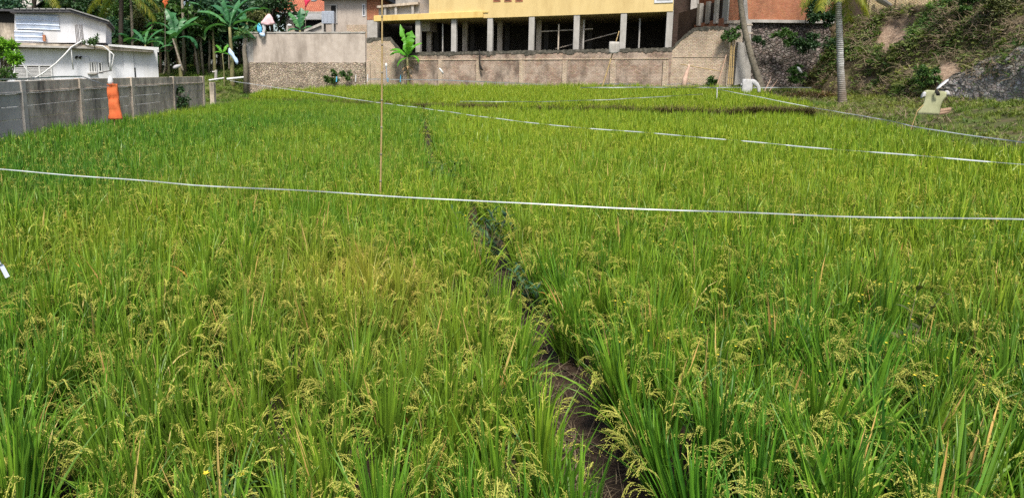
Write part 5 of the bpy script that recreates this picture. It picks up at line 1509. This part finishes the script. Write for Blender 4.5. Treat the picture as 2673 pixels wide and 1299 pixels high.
# --- palms and plants on the right
def right_plants():
    b = W(2200, 254, 35); b[2] = land(b[0], b[1])
    palm('tall pale-trunked palm standing at the foot of the overgrown bank', [b, W(2197, 230, 35), W(2194, 180, 35), W(2192, 100, 35), W(2189, 40, 35), W(2187, -58, 35)], [.25, .205, .178, .168, .16, .155],
         [(-95, 105, 60, 1.0, 1), (-120, 125, 40, .9, 1), (90, 115, 55, 1.0, 1), (115, 130, 35, 1.0, 1), (-75, 120, 50, .95, 1), (65, 135, 35, 1.0, 1), (-70, 55, 70, 1, 0), (70, 50, 70, 1, 0), (180, 70, 70, 1, 0), (0, 40, 60, 1, 0), (-150, 110, 60, .8, 1), (150, 120, 50, .8, 1), (40, 60, 60, 1, 0), (-40, 50, 60, 1, 0), (35, 140, 25, .8, 0), (-35, 140, 25, .75, 1)], L=2.9, dead=5)
    b = W(1992, 236, 39.2); b[2] = land(b[0], b[1])
    palm('dark palm trunk bending left in front of the concrete slab', [b, W(1978, 200, 39.4), W(1961, 150, 39.6), W(1944, 80, 39.8), W(1934, 20, 40), W(1928, -70, 40)], [.30, .215, .19, .18, .17, .16],
         [(a, 50 + 12 * math.sin(a), 70, 1, 0) for a in range(0, 360, 40)], L=3.2, bark='bark')
    def S(label, X, Y, d, rp, mat_, n, size, name='garden_shrub', cat='shrub', aspect=.5, up=0):
        c = W(X, Y, d); r = rp * d / 1500; b = np.array([c[0], c[1] + .3, c[2] - r * .5])
        bl = [(c + np.array([RNG.normal(0, .62), RNG.normal(0, .15), RNG.normal(0, .42)]) * r, r * RNG.uniform(.25, .55), 1 / 7) for k in range(7)]
        tree(name, label, b, bl, mat_, int(n * 1.2), size * .85, .025, 'bark_dark', cat=cat, aspect=aspect)
    S('dark creeper hanging on the upper right end of the worn brick wall', 1908, 88, 40.2, 20, 'leaf_mid', 700, .2, 'wall_creeper', 'creeper')
    S('dark bush growing out of the left half of the stone retaining wall', 1985, 105, 41.9, 16, 'leaf_dark', 420, .2)
    S('leafy dark bush growing out of the middle of the stone retaining wall', 2052, 100, 42.2, 24, 'leaf_mid', 800, .24)
    S('dark shrub at the right end of the orange brick house', 2112, 25, 42.8, 44, 'leaf_dark', 1700, .24)
    S('dark tangled bush where the retaining wall meets the bank', 2118, 110, 41.0, 34, 'leaf_dark', 1400, .22)
    S('dark shrub behind the palm trunk below the yellowing fronds', 2160, 60, 41.5, 34, 'leaf_dark', 1300, .24)
    S('bright green weed patch at the foot of the stone retaining wall', 2085, 195, 39.8, 24, 'leaf_mid', 900, .22)
    S('mid green bush on the bank above the yellow shirt', 2420, 190, 31.5, 26, 'leaf_mid', 900, .18)
    S('light green bush at the crest of the bank beside the cream block wall', 2455, 10, 36, 34, 'leaf_bright', 1100, .2)
    S('olive bush at the crest of the bank near the right frame edge', 2600, 10, 31, 48, 'leaf_olive', 1700, .2)
    S('green bush on the crest right of the light green bush', 2530, 2, 33, 34, 'leaf_mid', 1300, .2)
    S('low green bush at the left foot of the plastered stone wall', 868, 198, 49.3, 18, 'leaf_mid', 600, .22)
    S('second low bush before the plastered stone wall, nearer the blue stakes', 905, 200, 49.2, 14, 'leaf_mid', 420, .22)
    S('weedy bush at the wall foot under the coral ribbon', 1440, 207, 45.2, 12, 'leaf_mid', 380, .2)
    S('small weed at the wall foot left of the coral ribbon', 1308, 203, 46.4, 8, 'leaf_mid', 220, .18)
    S('green weed at the wall foot right of the wooden stump', 1860, 213, 40.6, 12, 'leaf_mid', 380, .2)
    c = W(452, 268, 33); 
    tree('garden_shrub', 'dark shrub growing against the far half of the grey fence', np.array([c[0] + .6, c[1], .6]), [(c + np.array([.45, 0, .05]), .42, .6), (W(452, 238, 33) + np.array([.35, 0, 0]), .22, .25), (c + np.array([.3, 0, -.25]), .4, .3)], 'leaf_dark', 700, .16, .04, 'bark_dark', cat='shrub')
right_plants()
# ------------------------------------------------------------------ scare tapes, poles, scarecrows and other small things
def tape(label, pts, width, seed, twist=1.0, ph=0.0, group='scare tapes over the paddy', sag=.0, flat=.35, name='scare_tape', dash=0):
    rng = np.random.default_rng(seed)
    P = np.array(pts, float)
    s = np.concatenate([[0], np.cumsum(np.linalg.norm(np.diff(P, axis=0), axis=1))])
    n = max(20, int(s[-1] / .07))
    q = np.linspace(0, s[-1], n)
    C = np.stack([np.interp(q, s, P[:, i]) for i in range(3)], 1)
    for a, b in zip(s[:-1], s[1:]):
        k = (q >= a) & (q <= b); f = (q[k] - a) / max(b - a, 1e-6); C[k, 2] -= sag * 4 * f * (1 - f)
    C[:, 2] += .006 * np.sin(q * 2.1)
    if dash:                         # lies flat, then turns edge-on, then flat again
        g = np.sin(q * 6.283 / dash + 1.2 * np.sin(q * .7 + seed) + .7 * np.sin(q * 1.9)) + .15
        th = -.35 - 1.2 * sm(.5 - g * 2.2) * sm((q - 15) / 6) + .1 * np.sin(q * 3)
    else:
        th = flat + .42 * twist * (1.2 * np.sin(q * .8 + seed) + .8 * np.sin(q * 2.1 + ph) + .5 * np.sin(q * 4.7))
    T = np.gradient(C, axis=0); T /= np.linalg.norm(T, axis=1, keepdims=True)
    side = np.cross(T, [0, 0, 1.0]); side /= np.linalg.norm(side, axis=1, keepdims=True); up = np.cross(side, T)
    wv = (np.cos(th)[:, None] * up + np.sin(th)[:, None] * side) * width / 2
    nv = np.cross(T, wv); nv /= np.linalg.norm(nv, axis=1, keepdims=True); nv *= .0015
    V = np.concatenate([C - wv + nv, C + wv + nv, C - wv - nv, C + wv - nv])
    i = np.arange(n - 1)[:, None]
    F = np.concatenate([i + np.array([[0, n, n + 1, 1]]), i + np.array([[2 * n, 2 * n + 1, 3 * n + 1, 3 * n]])])
    o0 = C[0]
    me = mesh_np(name, V - o0, [F], np.concatenate([np.zeros(n - 1), np.ones(n - 1)]).astype(int))
    me.materials.append(M['tape']); me.materials.append(M['tape_dark'])
    o = bpy.data.objects.new(name, me); COL.objects.link(o); o.location = [float(c) for c in o0]
    tag(o, label, 'tape', group, 'thing')
    return o

def g3(X, Y, z): return tuple(G(X, Y, z))
tape('long white tape stretched across the near rice from edge to edge', [g3(-60, 436, 1.02), g3(0, 442, 1.02), g3(175, 456, 1.0), g3(350, 470, 1.0), g3(500, 482, 1.0), g3(900, 504, 1.0), g3(1300, 528, 1.0), g3(1800, 550, 1.0), g3(2150, 563, 1.0), g3(2673, 573, 1.0), g3(2740, 574, 1.0), g3(3300, 584, 1.0)], .015, 3, .6, .15, flat=-.2)
tape('twisting white tape running diagonally from the plastered wall to the right edge', [W(600, 211, 46), W(790, 239, 37), g3(950, 263, 1.18), g3(1115, 284, 1.12), g3(1260, 305, 1.06), g3(1450, 328, 1.02), g3(1770, 353, 1.02), g3(2100, 383, 1.0), g3(2450, 411, 1.0), g3(2740, 434, 1.0), g3(3200, 470, 1.0)], .024, 5, dash=1.2)
tape('short white tape beside the diagonal one near the terrace edge', [W(760, 236, 40), W(872, 250, 37)], .06, 6, .2)
tape('white tape along the right edge of the paddy below the bank', [W(1872, 233, 33), W(2000, 257, 28.4), g3(2110, 279, 1.05), g3(2300, 311, 1.05), g3(2420, 337, 1.05), g3(2740, 382, 1.05), g3(3000, 418, 1.05)], .026, 8, .6, .3, flat=-.45)
tape('level white tape passing in front of the white shirt', [W(1515, 229, 38.5), W(1700, 228, 38), W(1870, 229, 37.4), W(1985, 229, 36.8), W(2118, 229, 36.2)], .06, 9, .5, .1)
tape('pale tape running along the top of the terrace edge', [W(1200, 265, 33.5), W(1400, 266, 32.2), W(1600, 260, 31.8), W(1835, 246, 32.4)], .03, 10, .5, .2)
tape('faint tape along the foot of the brick wall at its left half', [W(960, 207, 48.6), W(1150, 209, 47), W(1420, 221, 43.5)], .07, 11, .1, .1)
tape('short pale tape low before the right half of the brick wall', [W(1565, 219, 42.6), W(1668, 220, 41.6)], .06, 12, .1, .1)
tape('thin pale tape from the wooden stump to the end of the level tape', [W(1740, 221, 41), W(1800, 219, 40.6), W(1872, 231, 36)], .05, 13, .1, .1)
tape('loose white tape end hanging into the rice at the left frame edge', [g3(-18, 655, 1.15), g3(2, 690, 1.0), g3(20, 724, .88)], .035, 14, 2.0)
tape('white cord lying over the top of the grey fence and drooping at the scarecrow', [FPL.pt(FPL.px(-40, 214)[0], FPL.px(-40, 212)[1] + .04, .12), FPL.pt(FPL.px(60, 209)[0], FPL.px(60, 210)[1] + .06, .12), FPL.pt(FPL.px(120, 206)[0], FPL.px(120, 207)[1] + .07, .14), FPL.pt(FPL.px(205, 204)[0], FPL.px(205, 204)[1] + .07, .15), W(285, 226, 22.5)], .06, 15, .2, group=None, name='white_rope')

def stick(name, label, cat, p, q, r0, r1, mt='bamboo', nodes=0, group=None, parent_only=False):
    p, q = np.array(p, float), np.array(q, float)
    t = thing(name, label, cat, p, group)
    n = max(4, nodes * 2 + 1); m = MB(); pts, rr = [], []
    L = np.linalg.norm(q - p)
    for i in range(41):
        f = i / 40; pts.append(p + (q - p) * f + np.array([.004 * L * math.sin(f * 3.1), 0, 0])); rr.append(r0 + (r1 - r0) * f)
    m.tube(pts, rr, 8); m.build('pole', M[mt], t, smooth=True)
    for i in range(nodes):
        f = (i + .6) / nodes; c = p + (q - p) * f + np.array([.004 * L * math.sin(f * 3.1), 0, 0]); d = (q - p) / L; r = (r0 + (r1 - r0) * f)
        m = MB(); m.tube([c - d * .02, c, c + d * .02], [r * 1.02, r * 1.22, r * 1.02], 8); m.build('node', M['bark' if mt == 'bamboo' else mt], t, smooth=True)
    return t
b = G(990, 470, .8); b[2] = 0
stick('bamboo_pole', 'tall bamboo pole standing upright in the middle of the paddy', 'pole', b, W(997, -60, b[1] + .1), .018, .014, nodes=9)
b = W(1562, 236, 40.2); b[2] -= .7
stick('bamboo_stake', 'leaning bamboo stake carrying the grey plastic sheet before the brick wall', 'stake', b, W(1616, 82, 40.9), .055, .035, nodes=5)
b = W(1783, 232, 40.4); b[2] -= .2
t = thing('wooden_stump', 'pinkish bare wooden stump leaning in the weeds before the brick wall', 'stump', b)
m = MB(); m.tube([b, W(1788, 205, 40.4), W(1794, 185, 40.5), W(1798, 174, 40.5), W(1797, 168, 40.5)], [.19, .16, .11, .08, .05], 9); m.build('trunk', M['wood_pink'], t, smooth=True)
stick('bamboo_stake', 'thin bamboo rod lying level against the brick wall beside the wooden stump', 'stake', W(1776, 168, 40.9), W(1882, 187, 40.0), .03, .025)
stick('bamboo_stake', 'brown stick propped aslant against the right end of the brick wall', 'stake', W(1871, 226, 39.6), W(1896, 144, 40.3), .05, .04, 'wood')
for i, (x0, x1, yt) in enumerate(((1900, 1909, 100), (1906, 1911, 106), (1911, 1917, 104))):
    stick('bamboo_stake', 'bamboo rod of the bundle leaning beside the concrete slab', 'stake', W(x0, 222, 39.9), W(x1, yt, 40.3), .05, .04, nodes=4, group='bundle of bamboo rods')
stick('bamboo_stake', 'pale stick holding the corner where the level tape ends', 'stake', W(1871, 258, 33.2), W(1872, 229, 33.2), .03, .025, 'pvc')
stick('bamboo_stake', 'first thin stick leaning on the dark palm foot right of the white shirt', 'stake', W(1995, 240, 36.4), W(2012, 205, 37.6), .03, .02, 'wood')
stick('bamboo_stake', 'crossed thin stick on the ground right of the dark palm foot', 'stake', W(2008, 238, 37), W(2030, 208, 38), .03, .02, 'wood')
b = W(477, 186, 48.6); stick('leaning_pole', 'pale bare pole leaning left beside the banana plant right of the white house', 'pole', b, W(451, 102, 49), .11, .07, 'bark')

def loft(m, rings, n=14, mi=0, cap=True):
    """rings: centre, half-width vector, half-depth vector"""
    vs, fs = [], []
    for j, (c, a, b) in enumerate(rings):
        c, a, b = map(lambda v: np.array(v, float), (c, a, b))
        for k in range(n):
            q = 2 * math.pi * k / n
            wr = 1 + .06 * math.sin(k * 2.7 + j * 1.3) + .04 * math.sin(k * 5.1 + j * .7)
            vs.append(c + a * math.cos(q) * wr + b * math.sin(q) * (1 + .35 * math.sin(k * 3.3 + j * .9)))
    for j in range(len(rings) - 1):
        for k in range(n): fs.append((j * n + k, j * n + (k + 1) % n, (j + 1) * n + (k + 1) % n, (j + 1) * n + k))
    if cap: fs += [tuple(range(n - 1, -1, -1)), tuple(range((len(rings) - 1) * n, len(rings) * n))]
    return m.add(vs, fs, mi)

def scarecrows():
    # orange dress
    d = G(298, 312, .85)[1]; c = G(298, 312, .85)
    k = d / 1500
    t = thing('scarecrow', 'scarecrow in a long orange cloth with a white bottle head before the grey fence', 'scarecrow', (c[0], c[1], 0))
    z = lambda Y: W(298, Y, d)[2]; x = lambda X: W(X, 250, d)[0]
    m = MB(); m.tube([(c[0], c[1], -.2), (c[0] + .02, c[1], z(206))], .022, 7); m.build('pole', M['bamboo'], t)
    m = MB(); n = 12
    prof = [(312, 281, 315), (308, 280, 315), (296, 281.5, 313), (284, 283, 311), (272, 283.5, 309.5), (260, 282.5, 309), (257, 281, 310), (250, 281, 310), (238, 281, 309), (228, 282, 309), (222, 283, 308.5), (219.5, 284, 308)]
    loft(m, [(((x(a) + x(b)) / 2, c[1], z(Y)), ((x(b) - x(a)) / 2, 0, 0), (.02, .11 + .04 * math.sin(i * 1.9), 0)) for i, (Y, a, b) in enumerate(prof)], 18)
    m.build('dress', M['orange_cloth'], t, smooth=True)
    m = MB(); loft(m, [((x(292), c[1] - .02, z(Y)), (r * k, 0, 0), (0, r * k, 0)) for Y, r in ((220, 6.5), (214, 7), (207, 6), (203, 4.5), (200, 2.5), (198.5, 2))], 12); m.build('head', M['pvc'], t, smooth=True)
    # white shirt
    d = 36.6; P = lambda X, Y, dd=0: W(X, Y, d + dd)
    b = P(1958, 262); b[2] -= .3
    t = thing('scarecrow', 'white shirt spread on a stick at the foot of the bent dark palm', 'scarecrow', b)
    m = MB(); m.tube([b, P(1957, 205)], .03, 7); m.build('pole', M['bamboo'], t)
    m = MB(); rows = [(248, 1934, 1962), (240, 1935, 1961), (230, 1937, 1964), (222, 1936, 1965), (214, 1937, 1966), (209, 1939, 1964), (206.5, 1944, 1958)]
    loft(m, [((P((a + c_) / 2, Y)), ((c_ - a) / 2 * d / 1500, 0, 0), (.03, .09, 0)) for Y, a, c_ in rows], 18)
    m.build('shirt_body', M['white_cloth'], t, smooth=True)
    m = MB(); loft(m, [(P(1962, 213), (0, 0, .17), (0, .08, 0)), (P(1970, 216), (.04, 0, .15), (0, .07, 0)), (P(1977, 222), (.07, 0, .11), (0, .06, 0)), (P(1980, 229), (.10, 0, .05), (0, .06, 0)), (P(1981.5, 238), (.11, 0, 0), (0, .05, 0)), (P(1982, 242), (.10, 0, 0), (0, .05, 0))], 14)
    m.build('sleeve', M['white_cloth'], t, smooth=True)
    m = MB(); loft(m, [(P(1940, 211), (0, 0, .14), (0, .07, 0)), (P(1937, 216), (.05, 0, .10), (0, .07, 0)), (P(1936, 224), (.10, 0, .02), (0, .06, 0))], 12)
    m.build('sleeve', M['white_cloth'], t, smooth=True)
    # yellow shirt
    d = 22.5; P = lambda X, Y, dd=0: W(X, Y, d + dd)
    b = P(2370, 330); b[2] = min(b[2], land(b[0], b[1])) - .1
    t = thing('scarecrow', 'faded yellow shirt on a slanting stick before the rubble stone wall', 'scarecrow', b)
    m = MB(); m.tube([b, P(2394, 290), P(2450, 236, .3)], .018, 7); m.build('pole', M['bamboo'], t)
    m = MB(); rows = [(299, 2394, 2450), (292, 2398, 2452), (282, 2405, 2454), (270, 2411, 2458), (260, 2413, 2463), (252, 2412, 2469), (245, 2410, 2474), (240, 2412, 2474), (237, 2420, 2466)]
    loft(m, [((P((a + c_) / 2, Y, .1)), ((c_ - a) / 2 * d / 1500, 0, -.03), (.02, .07, 0)) for Y, a, c_ in rows], 20)
    m.build('shirt_body', M['yellow_cloth'], t, smooth=True)
    m = MB(); loft(m, [(P(2414, 246), (0, 0, .10), (0, .06, 0)), (P(2409, 248), (0, 0, .10), (0, .06, 0)), (P(2406, 251), (.03, 0, .09), (0, .05, 0))], 12); m.build('sleeve', M['white_cloth'], t, smooth=True)
    m = MB(); loft(m, [(P(2468, 243, .1), (0, 0, .10), (0, .06, 0)), (P(2474, 243, .1), (0, 0, .09), (0, .06, 0)), (P(2477, 246, .1), (0, 0, .07), (0, .05, 0))], 12); m.build('sleeve', M['white_cloth'], t, smooth=True)
    m = MB(); loft(m, [(P(2446, 234, -.05), (.03, 0, 0), (0, .03, 0)), (P(2452, 227, -.05), (.07, 0, .05), (0, .07, 0)), (P(2463, 217, -.05), (.10, 0, .08), (0, .09, 0)), (P(2471, 210, -.05), (.06, 0, .05), (0, .06, 0))], 12); m.build('head', M['pvc'], t, smooth=True)
    m = MB(); loft(m, [(P(2449, 250, -.12), (.07, 0, 0), (0, .02, 0)), (P(2448, 243, -.12), (.08, 0, 0), (0, .03, 0)), (P(2445, 236, -.10), (.05, 0, 0), (0, .03, 0))], 10); m.build('collar', M['black'], t, smooth=True)
scarecrows()

def blob(name, label, cat, pts, mt, group=None, n=12):
    """a soft plastic or cloth piece: pixel rows X0, X1, Y at depth d lofted"""
    d, rows = pts
    c0 = W((rows[0][0] + rows[0][1]) / 2, rows[0][2], d)
    m = MB(); loft(m, [(W((a + b) / 2, Y, d), ((b - a) / 2 * d / 1500, 0, 0), (.01, min((b - a) / 2 * d / 1500 * .6, .16), 0)) for a, b, Y in rows], n)
    o = m.build(name, M[mt], None, smooth=True, loc=c0)
    return tag(o, label, cat, group, 'thing')
b0 = W(692, 205, 50.6)
stick('bamboo_stake', 'thin stake behind the plastered wall holding up the pink and blue bags', 'stake', W(690, 170, 50.9), W(694, 36, 50.9), .03, .025)
blob('plastic_bag', 'pale pink plastic bag billowing above the left end of the plastered wall', 'bag', (49.9, [(690, 705, 66), (679, 718, 63), (682, 715, 58), (688, 713, 52), (692, 711, 46), (697, 707, 40), (700, 704, 37)]), 'pink')
blob('plastic_bag', 'white plastic strip hanging below the pink bag', 'bag', (49.9, [(681, 692, 95), (684, 692, 85), (686, 694, 76), (684, 694, 66), (685, 692, 63)]), 'white_cloth')
blob('plastic_bag', 'small blue plastic bag hanging left of the white strip', 'bag', (49.9, [(674, 682, 86), (671, 684, 80), (671, 683, 72), (672, 680, 66), (674, 677, 62)]), 'blue')
blob('plastic_bag', 'pale blue scrap of plastic at the lower end of the white strip', 'bag', (49.8, [(684, 690, 97), (679, 692, 93), (677, 690, 88), (679, 684, 86)]), 'pale_blue')
blob('plastic_bag', 'white plastic bag lying at the foot of the leaning pole', 'bag', (48.2, [(452, 458, 181), (451, 468, 177), (454, 472, 172), (462, 472, 169)]), 'white_cloth')
blob('plastic_bag', 'grey plastic bag hanging from a stick before the small banana sucker', 'bag', (48.9, [(617, 621, 168), (613, 622, 162), (608, 619, 153), (602, 612, 145), (596, 610, 138), (597, 603, 130), (598, 600, 126)]), 'pale_blue')
stick('bamboo_stake', 'thin stick carrying the grey plastic bag beside the tall banana plant', 'stake', W(598, 180, 49), W(596, 126, 49), .05, .03, 'bark')
t = thing('concrete_cross', 'small grey concrete post with a short arm past the end of the grey fence', 'post', W(563, 208, 47.5))
m = MB(); m.tube([W(563, 210, 47.5), W(564, 183, 47.5)], [.13, .10], 8); m.tube([W(562, 188, 47.45), W(554, 188, 47.4)], [.07, .06], 6); m.build('shaft', M['conc_light'], t)
stick('pvc_pipe', 'white pipe lying low in front of the gap left of the plastered wall', 'pipe', W(592, 207, 48.2), W(636, 202, 48.6), .10, .08, 'pvc')
stick('pvc_pipe', 'white pipe end lying by the far end of the grey fence', 'pipe', W(545, 210, 45.8), W(585, 204, 46.4), .07, .06, 'pvc')
blob('plastic_flag', 'orange rag high in the dark trees above the banana plants', 'flag', (50.6, [(430, 432, 22), (429, 433, 14), (426, 439, 9), (424, 436, 5), (427, 441, 1), (424, 438, -8)]), 'orange_cloth')
stick('bamboo_stake', 'thin stick under the orange rag in the grove', 'stake', W(431, 176, 50.8), W(430, -5, 50.8), .03, .02, 'bark')
blob('plastic_flag', 'red pennant hanging before the red tiled roof', 'flag', (53, [(796, 799, 20), (796, 802, 12), (795, 808, 5), (795, 812, -4)]), 'red_plastic')
blob('plastic_bag', 'white scrap of plastic beside the red pennant', 'bag', (53, [(812, 824, 5), (812, 828, 1), (814, 828, -5)]), 'white_cloth')
stick('bamboo_stake', 'thin stick carrying the red pennant before the red tiled roof', 'stake', W(797, 100, 53.1), W(797, -20, 53.1), .03, .02, 'bark')
blob('plastic_ribbon', 'coral plastic ribbon hanging in front of the brick wall', 'ribbon', (45.2, [(1442, 1448, 174), (1441, 1449, 164), (1444, 1447, 158), (1440, 1449, 150), (1441, 1446, 142), (1443, 1445, 133)]), 'coral')
stick('bamboo_stake', 'thin stake holding the coral ribbon', 'stake', W(1449, 225, 45.3), W(1445, 130, 45.3), .02, .015, 'bark')
blob('plastic_sheet', 'grey plastic sheet tied to the leaning bamboo stake', 'sheet', (40.5, [(1591, 1611, 140), (1590, 1616, 136), (1590, 1617, 126), (1590, 1617, 116), (1591, 1617, 110), (1592, 1604, 109)]), 'conc_light', n=20)
blob('plastic_bottle', 'white bottle tilted in front of the second pilaster of the brick wall', 'bottle', (46.6, [(1155, 1159, 193), (1150, 1157, 187), (1146, 1152, 181), (1146, 1149, 178)]), 'pvc')
blob('plastic_bottle', 'white bottle hanging over the weeds at the left foot of the bank', 'bottle', (38.6, [(2089, 2095, 191), (2085, 2093, 186), (2081, 2089, 179), (2080, 2085, 175)]), 'pvc')
blob('plastic_bottle', 'white bottle on top of a thin stake before the brick wall', 'bottle', (48.4, [(1006, 1010, 176), (1004.5, 1011.5, 172), (1005, 1011, 168), (1007, 1009, 165)]), 'pvc')
stick('bamboo_stake', 'thin grey stake under the white bottle before the brick wall', 'stake', W(1010, 212, 48.4), W(1008, 174, 48.4), .06, .05, 'grey_plastic')
for X, Yt, mt, lb in ((878, 196, 'blue', 'short blue stake in the low green bush before the stone base'), (1012, 200, 'blue', 'short blue stake below the white bottle on its stake'), (1045, 192, 'blue', 'short blue stake left of the bright green banana plant'), (928, 192, 'pvc', 'short white stake right of the low green bushes before the stone base'), (959, 190, 'pvc', 'short white stake at the left end of the brick wall'), (1060, 198, 'wood_pink', 'short pale wooden stake at the foot of the bright green banana plant')):
    stick('short_stake', lb, 'stake', W(X, 214, 48.5), W(X + 1, Yt + 4, 48.5), .05, .045, mt)
t = thing('black_hose', 'black hose hanging down the middle of the brick wall', 'hose', W(1252, 140, 46.3))
m = MB(); m.tube([W(1251, 130, 46.25), W(1253, 150, 46.3), W(1252, 165, 46.3), W(1255, 178, 46.25), W(1260, 184, 46.2)], [.05, .05, .06, .09, .07], 7); m.build('tube', M['black'], t, smooth=True)
t = thing('broken_plank', 'broken reddish plank on the ground behind the yellow shirt', 'plank', W(2455, 292, 24.5))
m = MB(); m.tube([W(2448, 291, 24.4), W(2482, 285, 24.8)], [.10, .08], 4, flat=.3); m.tube([W(2452, 297, 24.4), W(2478, 292, 24.8)], [.07, .06], 4, flat=.3); m.build('board', M['wood'], t)

# fallen leaves at the palm's foot
lm = LM(); k = 900
X = RNG.normal(2135, 38, k); Y = RNG.normal(222, 9, k)
for a, c in zip(X, Y):
    p = W(a, min(c, 246), 37.2); p[2] = land(p[0], p[1]) + RNG.random() * .35
    h = RNG.normal(0, 1, 3); h /= np.linalg.norm(h); s_ = np.cross(h, [.2, .1, 1]); L = RNG.uniform(.1, .3)
    lm.add([p, p + h * L * .5 + s_ * L * .2, p + h * L, p + h * L * .5 - s_ * L * .2], [[0, 1, 2, 3]], r=RNG.random())
tag(lm.build('fallen_leaves', M['banana_dry']), 'brown fallen leaves heaped between the two palms', kind='stuff')

# ------------------------------------------------------------------ weeds in the ditch, yellow flowers
def weed(label, X, Y, zg, h, n, L, wd, mt='leaf_blue', flowers=0, spread=.5, stems=5, name='broadleaf_weed'):
    b = G(X, Y, zg); b[2] = land(b[0], b[1])
    t = thing(name, label, 'weed', b)
    m, lm, fl = MB(), LM(), []
    for s_ in range(stems):
        az = RNG.random() * 6.28
        P = arc(b, az, RNG.uniform(.05, spread), .4, h * RNG.uniform(.7, 1.1), 6)
        m.tube(P, [.007, .006, .006, .005, .004, .003, .002], 5)
        for k in range(n):
            f = .25 + .75 * (k + RNG.random()) / n; i0 = min(int(f * 6), 5); p = P[i0] + (P[i0 + 1] - P[i0]) * (f * 6 - i0)
            blade(lm, p, RNG.random() * 6.28, RNG.uniform(.6, 1.3), RNG.uniform(.2, .9), L * RNG.uniform(.6, 1.2), wd, 5, r=RNG.random(), fold=.25, prof=lambda s: np.sin(np.pi * np.clip(s * .92 + .06, 0, 1)) ** .8)
        fl.append(P[-1])
    m.build('stem', M['banana_stem'], t); lm.build('foliage', M[mt], t)
    for k in range(flowers):
        g = MB(); c = fl[k % len(fl)] + np.array([0, 0, .01])
        flower(g, c, .022); g.build('flower', M['yellow_petal'], t)
    return t

def flower(g, c, r):
    vs = [c]; fs = []
    for k in range(10):
        q = .628 * k; rr = r if k % 2 == 0 else r * .55
        vs.append(c + np.array([rr * math.cos(q), rr * math.sin(q), (.35 if k % 2 == 0 else .2) * r]))
    for k in range(10): fs.append((0, 1 + k, 1 + (k + 1) % 10))
    g.add(vs, fs)
weed('dark leafy weed crowding the ditch where it bends out of sight', 1290, 640, .3, .95, 12, .16, .045, 'leaf_dark', spread=.45, stems=9)
weed('dark bushy weed filling the near side of the ditch bend', 1255, 690, .1, .7, 12, .13, .04, 'leaf_dark', 0, .6, 9)
weed('dark leafy weed left of the ditch with a narrow crown', 1235, 640, .3, .9, 10, .13, .03, 'leaf_mid', 1, .4, 6)
weed('greyish leafy weed arching over the right bank of the ditch', 1400, 790, .1, .75, 10, .14, .035, 'leaf_blue', 0, .5, 6)
weed('pale broad-leafed weed standing above the rice at the right', 2345, 985, .2, .95, 7, .12, .05, 'leaf_olive', 0, .2, 3)
weed('flowering weed with small yellow flowers in the near left rice', 690, 1330, .25, .55, 9, .11, .022, 'leaf_mid', 3, .5, 5, 'flowering_weed')
weed('leafy weed in the far half of the ditch', 1150, 480, .4, .9, 12, .15, .045, 'leaf_mid', 1, .4, 7)

def wild_flowers():
    g = MB(); k = 0
    while k < 110:
        X = 1250 + 1430 * RNG.random() ** .65; Y = 325 + 700 * RNG.random() ** 1.7
        if X < 1600 and Y > 620: continue
        p = G(X, Y, RNG.uniform(.86, 1.02))
        if sfield(p[0], p[1], 91, .9) < RNG.uniform(-.9, .5): continue
        flower(g, p, RNG.uniform(.007, .011) * (1 + .035 * p[1])); k += 1
        e = p + np.array([RNG.normal(0, .03), RNG.normal(0, .03), -.22]); w_ = np.array([.0022, 0, 0])
        g.add([p - w_, p + w_, e + w_, e - w_], [(0, 1, 2, 3)], 1)
    o = g.build('wild_flowers', [M['yellow_petal'], M['leaf_mid']]); tag(o, 'tiny yellow wild flowers dotted over the right half of the rice', kind='stuff')
wild_flowers()
